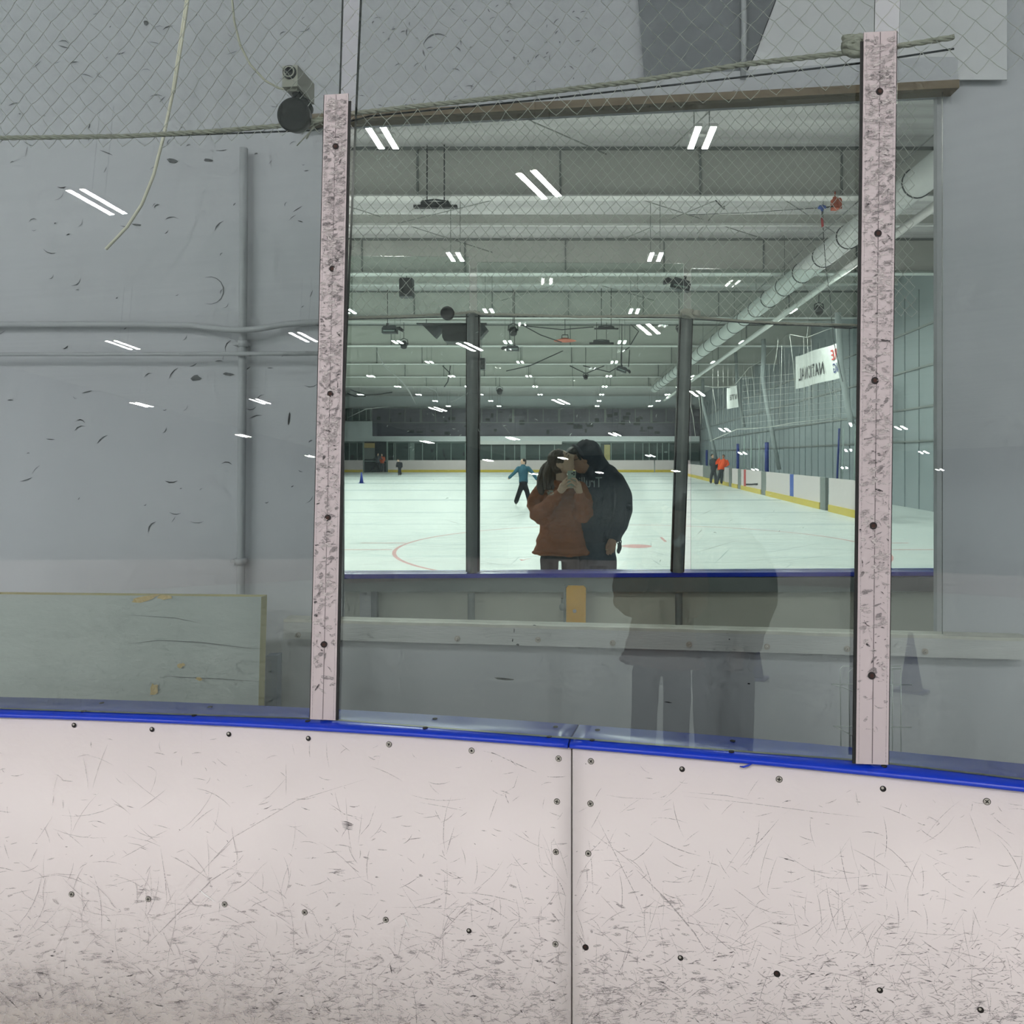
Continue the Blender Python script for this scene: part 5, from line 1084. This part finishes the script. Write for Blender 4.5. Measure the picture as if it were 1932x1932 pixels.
for pts, Y in (([(985, 613), (1020, 632), (1060, 646)], 33), ([(955, 700), (1000, 690), (1062, 662)], 40), ([(1075, 690), (1105, 705), (1140, 690)], 44), ([(1190, 650), (1205, 625), (1190, 612)], 31), ([(660, 735), (690, 745), (716, 744), (740, 740)], 60), ([(655, 742), (670, 748), (690, 748)], 60), ([(1100, 690), (1150, 702), (1170, 690)], 44), ([(990, 615), (1060, 622), (1120, 617)], 31), ([(850, 690), (845, 720), (838, 730)], 46), ([(835, 690), (850, 705)], 46), ([(1172, 692), (1172, 665), (1188, 655)], 38), ([(1186, 692), (1188, 660)], 38)): m.tube([P(x, y, Y) for x, y in pts], .0007 * Y, 5)
tag(put('ceiling_cables', m, 'dark'), 'thin dark cables looping under the far ceiling', 'cable')

# ------------------------------------------------------------------ the back of the near boards, glass and net as the mirror shows them
def YR(X): return 4.543 + .0 * X + .03 * X                # glass line
m = MB(); x0, x1 = -2.2, 2.6; N_ = 30
bb = thing('rink_board', 'grey-backed rink boards seen from behind under the mirrored ice, with blue cap rail', 'rink board', (0, YR(0), 0))
m.box(x0, x1, YR(0) + .03, YR(0) + .06, .04, 1.045); put('back_panel', m, 'backpanel', bb)
m = MB(); xs = lsp(x0, x1, N_); b = 0
for i in range(N_ - 1):
    a, c = xs[i], xs[i + 1]; m.hexa([(a, YR(a) - .075, 1.043), (c, YR(c) - .075, 1.043), (c, YR(c) - .075, 1.068), (a, YR(a) - .075, 1.068)], [(a, YR(a) + .06, 1.045), (c, YR(c) + .06, 1.045), (c, YR(c) + .06, 1.07), (a, YR(a) + .06, 1.07)])
put('cap_rail', m, 'cap', bb, 'blue cap rail'); m = MB(); m.box(x0, x1, YR(0) - .05, YR(0) + .03, .955, 1.04); put('top_beam', m, 'grey_metal', bb)
a, c = P(697, 1165, 4.5), P(708, 1105, 4.5); m = MB(); m.box(a.x, c.x, YR(0) - .01, YR(0) + .03, .04, .955); put('brace', m, 'wall2', bb)
a, c = P(674, 1165, 4.5), P(698, 1100, 4.5); m = MB(); m.box(a.x, c.x, YR(0) + .01, YR(0) + .03, .04, .955); put('brace', m, 'ledge', bb)
pl = thing('yellow_plank', 'yellow plank with clipped corners standing against the back of the boards', 'plank', P(1087, 1180, 4.42)); q = lambda x, y, Y=4.42: P(x, y, Y); m = MB(); m.prism([V((q(1068, 0).x, 4.42, .045)), V((q(1104, 0).x, 4.42, .045)), q(1105.5, 1110), q(1101, 1106), q(1072, 1105.5), q(1068.5, 1110)], (0, .025, 0)); put('board', m, 'yellow', pl); m = MB(); m.disc(q(1084, 1153, 4.419), (0, -1, 0), .011, 14, 0, .004); put('bolt', m, 'steel', pl)
m = MB(); m.box(q(1063, 0).x, q(1067, 0).x, 4.42, 4.46, .045, q(0, 1105).z); m.ell(q(1061, 1145, 4.41), (.018, .014, .022)); m.box(q(1061, 0).x - .008, q(1062, 0).x, 4.42, 4.44, q(0, 1150).z, q(0, 1130).z); tag(put('gate_latch', m, 'grey_metal'), 'grey latch bracket beside the yellow plank', 'latch')
def rpost(label, b0, b1, yb_, t0, t1, yt):
    r = thing('glass_post', label, 'glass post', P((b0 + b1) / 2, 1170, 4.5)); A, B = P(b0, yb_, 4.47), P(b1, yb_, 4.47); C_, D_ = P(t1, yt, 4.47), P(t0, yt, 4.47); dp = V((0, .07, 0)); m = MB(); k = 8
    for i in range(k):
        u0, u1 = i / k, (i + 1) / k; bul = lambda u: V((0, -.022 * math.sin(math.pi * u), 0))
        m.hexa([A.lerp(B, u0) + bul(u0), A.lerp(B, u1) + bul(u1), D_.lerp(C_, u1) + bul(u1), D_.lerp(C_, u0) + bul(u0)], [A.lerp(B, u0) + dp, A.lerp(B, u1) + dp, D_.lerp(C_, u1) + dp, D_.lerp(C_, u0) + dp])
    for i in range(len(m.s)): m.s[i] = False
    put('post_body', m, 'grey_metal', r); m = MB(); w = V((.009, 0, 0))
    for (p, t, s) in ((A, D_, -1), (B, C_, 1)):
        e = [p + w * min(s, 0), p + w * max(s, 0), t + w * max(s, 0), t + w * min(s, 0)]; m.hexa([v + V((0, .02, 0)) for v in e], [v + V((0, .065, 0)) for v in e])
    put('gasket', m, 'rubber', r); m = MB(); w0 = (A + B) / 2; m.tube([V((w0.x, 4.44, .045)), V((w0.x, 4.44, .955))], (B.x - A.x) * .36, 14); put('lower_pipe', m, 'grey_metal', r); return r
rpost('grey back of the left rink glass post, rising out of the mirrored boards', 881, 900, 1080, 881, 901, 587)
rpost('grey back of the right rink glass post, with a rope knot on its top', 1270, 1289, 1080, 1286, 1306, 598)
def rpane(label, a, b, zt):
    m = MB(); m.hexa([(a, YR(a), 1.0705), (b, YR(b), 1.0705), (b, YR(b), zt), (a, YR(a), zt)], [(a, YR(a) + .012, 1.0705), (b, YR(b) + .012, 1.0705), (b, YR(b) + .012, zt + .004), (a, YR(a) + .012, zt + .004)], 2, 0); m.m[-5] = 1
    tag(put('rink_glass', m, ['glass_back', 'glass_clear', 'glass_edge']), label, 'glass', 'sheets of rink glass seen in the mirror')
zt = P(900, 486, 4.54).z; xl, xr_ = P(893, 0, 4.53).x, P(1297, 0, 4.56).x
rpane('pale green glass pane left of the left grey post in the mirror', -2.2, xl - .022, zt); rpane('pale green glass pane between the two grey posts in the mirror', xl + .022, xr_ - .022, zt - .03); rpane('pale green glass pane right of the right grey post in the mirror', xr_ + .022, 2.6, zt - .06)
YNR = lambda X: YR(X) - .09
n2 = net('safety_net', 'cream safety net in the mirror, hanging behind the rope across the upper hall', YNR, -1.75, 2.0, 2.56, 3.95, .066, .0015, 2)
put('border_rope', twist([P(640, 600, 4.44), P(760, 597, 4.44), P(870, 591, 4.44), P(892, 588, 4.42), P(905, 592, 4.44), P(1100, 598, 4.44), P(1285, 595, 4.46), P(1310, 598, 4.47), P(1400, 606, 4.5), P(1500, 611, 4.5), P(1640, 614, 4.5)], .007, 20), 'rope', n2)
m = MB(); m.tube([P(640, 603, 4.46), P(770, 600, 4.46), P(870, 598, 4.46), P(905, 597, 4.46), P(1285, 600, 4.46), P(1420, 610, 4.5), P(1600, 618, 4.5), P(1640, 619, 4.5)], .0035, 6); m.chain([P(1575, 617, 4.49), P(1606, 618, 4.49)], [.008, .008], 8); tag(put('steel_wire', m, 'dark'), 'dark taut wire under the mirrored rope, ending in a turnbuckle at right', 'wire')
m = MB()
for k in range(6): c = P(1296 + RND.uniform(-4, 4), 588 + k * 1.4, 4.42); m.tube([c + V((.03 * math.cos(t), .02 * math.sin(t), .014 * math.sin(t + k))) for t in [i * math.pi / 6 for i in range(13)]], .008, 6)
for k in range(6): m.tube([P(1302, 591, 4.42), P(1314, 586 + k * 1.6, 4.41), P(1321, 588 + k * 1.7, 4.42)], .006, 5)
tag(put('rope_knot', m, 'rope'), 'frayed cream rope knot on top of the right grey post', 'knot')
m = MB(); c = P(843.5, 590.5, 4.38); m.tube([c, c + V((0, .004, 0)), c + V((0, .03, 0))], [.036, .0395, .038], 28); dd = tag(put('speaker_horn', m, 'black'), 'round black disc hanging on the rope left of the left grey post', 'speaker')

# ------------------------------------------------------------------ people, cone, camera, light
wm, mn, phn = couple()
def real_copy(o, label, dy, dx):
    c = copy_tree(o); c.location = (o.location.x + dx, dy, 0); c.scale = (1, -1, 1); c['label'] = label; return c
# the same two people where they stand, behind the camera: the near glass mirrors their dark outline
real_copy(wm, 'person in a rust hoodie, showing only as a dim outline in the near glass', -.52, -.40)
real_copy(mn, 'person in a hooded sweatshirt, showing only as a broad dim outline in the near glass', -.68, -.40)
skater('person gliding on the ice in a teal top with both arms held out', 26.7, (-.75, -.6, .05), dict(head=(987, 871.5), neck=(987, 879), hip=(987.5, 909), shl=(978.5, 883.5), shr=(997, 883.5), ell=(970.5, 892), elr=(1005.5, 893), hal=(960, 902), har=(1013, 905), dl=-.15, dr=-.1, knl=(980, 928), knr=(994.5, 928), ftl=(974, 953), ftr=(999, 953.5)), 'teal', 'blackcloth', .013, 'skin_w', 'bun')
skater('person all in black skating near the far boards, a small dark figure', 66, (-.8, -.5, 0), dict(head=(751.5, 868.5), neck=(752.5, 872), hip=(754, 882.5), shl=(749.5, 873.5), shr=(757.5, 873.5), ell=(748.5, 878), elr=(758.5, 878), hal=(748, 881.5), har=(758.5, 881.5), knl=(752.5, 890), knr=(755.5, 890), ftl=(752.5, 897.5), ftr=(756, 897.5)), 'blackcloth', 'blackcloth', .03)
skater('person in dark clothes striding in the dark doorway at far left', 79, (.6, -.6, 0), dict(head=(713, 857), neck=(713, 861), hip=(712, 873), shl=(709, 862), shr=(717, 862), ell=(705, 866), elr=(720, 866), hal=(702, 869), har=(722, 868), knl=(706, 881), knr=(714, 882), ftl=(699, 891.5), ftr=(715, 891.5)), 'greycloth', 'blackcloth', .035)
skater('person in a red trimmed top waiting inside the dark doorway', 80.5, (-.4, -.8, 0), dict(head=(720.5, 858), neck=(720.5, 861.5), hip=(721, 874), shl=(717, 863), shr=(725, 863), ell=(716, 868), elr=(726, 868), hal=(718, 871), har=(724, 871), knl=(719, 882), knr=(723, 882), ftl=(719, 890.5), ftr=(723, 890.5)), 'orangebox', 'greycloth', .035)
s1 = skater('person in dark clothes with an orange sash, standing at the side boards', 44.8, (.5, -.7, 0), dict(head=(1344, 860.5), neck=(1345, 866), hip=(1346, 885), shl=(1341, 868.5), shr=(1353, 868.5), ell=(1340, 876), elr=(1355, 877), hal=(1343, 882), har=(1352, 882), knl=(1342, 898), knr=(1350, 898), ftl=(1341, 913), ftr=(1350, 915)), 'greycloth', 'greycloth', .022)
m = MB(); Y = 44.5; m.prism([P(1350, 877, Y), P(1357, 874, Y), P(1358.5, 863, Y), P(1354, 866, Y), P(1350, 872, Y)], (0, .03, 0)); m.prism([P(1353.5, 887, Y), P(1355, 887, Y), P(1357.5, 874, Y), P(1355, 874, Y)], (0, .03, 0)); put('sash', m, 'orange', s1, 'bright orange sash')
s2 = skater('person in a bright orange top leaning on the side boards beside the other', 44.4, (-.3, -.8, 0), dict(head=(1365, 861.5), neck=(1365.5, 867), hip=(1361, 886), shl=(1359.5, 869.5), shr=(1372, 870), ell=(1357, 877), elr=(1374.5, 876), hal=(1360, 883), har=(1369, 880), knl=(1356, 899), knr=(1362, 899), ftl=(1353, 915), ftr=(1361, 914)), 'orange', 'greycloth', .022, 'skin_m')
cn = thing('traffic_cone', 'blue cone standing on the ice at far left', 'cone', P(682, 911.5, 49.3)); c = P(682, 912, 49.0); c.z = 0; m = MB(); m.tube([c + V((0, 0, .03)), c + V((0, 0, .72))], [.13, .025], 16); put('cone_body', m, 'cone', cn); m = MB(); m.box(c.x - .17, c.x + .17, c.y - .17, c.y + .17, 0, .03); put('foot', m, 'cone', cn)
tp = thing('traffic_cone', 'blue cone on the near ice, showing only as a dim outline in the near glass', 'cone', (-1.2, -6.5, 0)); c = V((-1.2, -6.5, 0)); m = MB(); m.tube([c + V((0, 0, .03)), c + V((0, 0, .7))], [.13, .025], 16); put('cone_body', m, 'cone', tp); m = MB(); m.box(c.x - .17, c.x + .17, c.y - .17, c.y + .17, 0, .03); put('foot', m, 'cone', tp)
t2 = copy_tree(tp); t2.location = (4.2, -6.0, 0); t2['label'] = 'second blue cone on the near ice, dim at the right of the near glass'

cd = bpy.data.cameras.new('camera'); co = bpy.data.objects.new('camera', cd); COL.objects.link(co); SC.camera = co
co.location = (0, 0, H); co.rotation_euler = (math.pi / 2, 0, 0); cd.sensor_width = 36; cd.lens = F / 1932 * 36; cd.shift_x = -(PX - 966) / 1932; cd.shift_y = -(966 - PY) / 1932; cd.clip_start = .02; cd.clip_end = 300
w = bpy.data.worlds.new('world'); SC.world = w; w.use_nodes = True; w.node_tree.nodes['Background'].inputs[0].default_value = (.85, .95, 1, 1); w.node_tree.nodes['Background'].inputs[1].default_value = .02
SC.view_settings.view_transform = 'Standard'; SC.view_settings.look = 'None'; SC.view_settings.gamma = 1; SC.view_settings.exposure = EXPO
cy = SC.cycles; cy.max_bounces = 8; cy.diffuse_bounces = 2; cy.adaptive_threshold = .1; cy.adaptive_min_samples = 12;  cy.glossy_bounces = 2; cy.transmission_bounces = 4; cy.transparent_max_bounces = 32; cy.use_denoising = True; cy.caustics_reflective = False; cy.caustics_refractive = False; cy.sample_clamp_indirect = 6; cy.sample_clamp_direct = 0
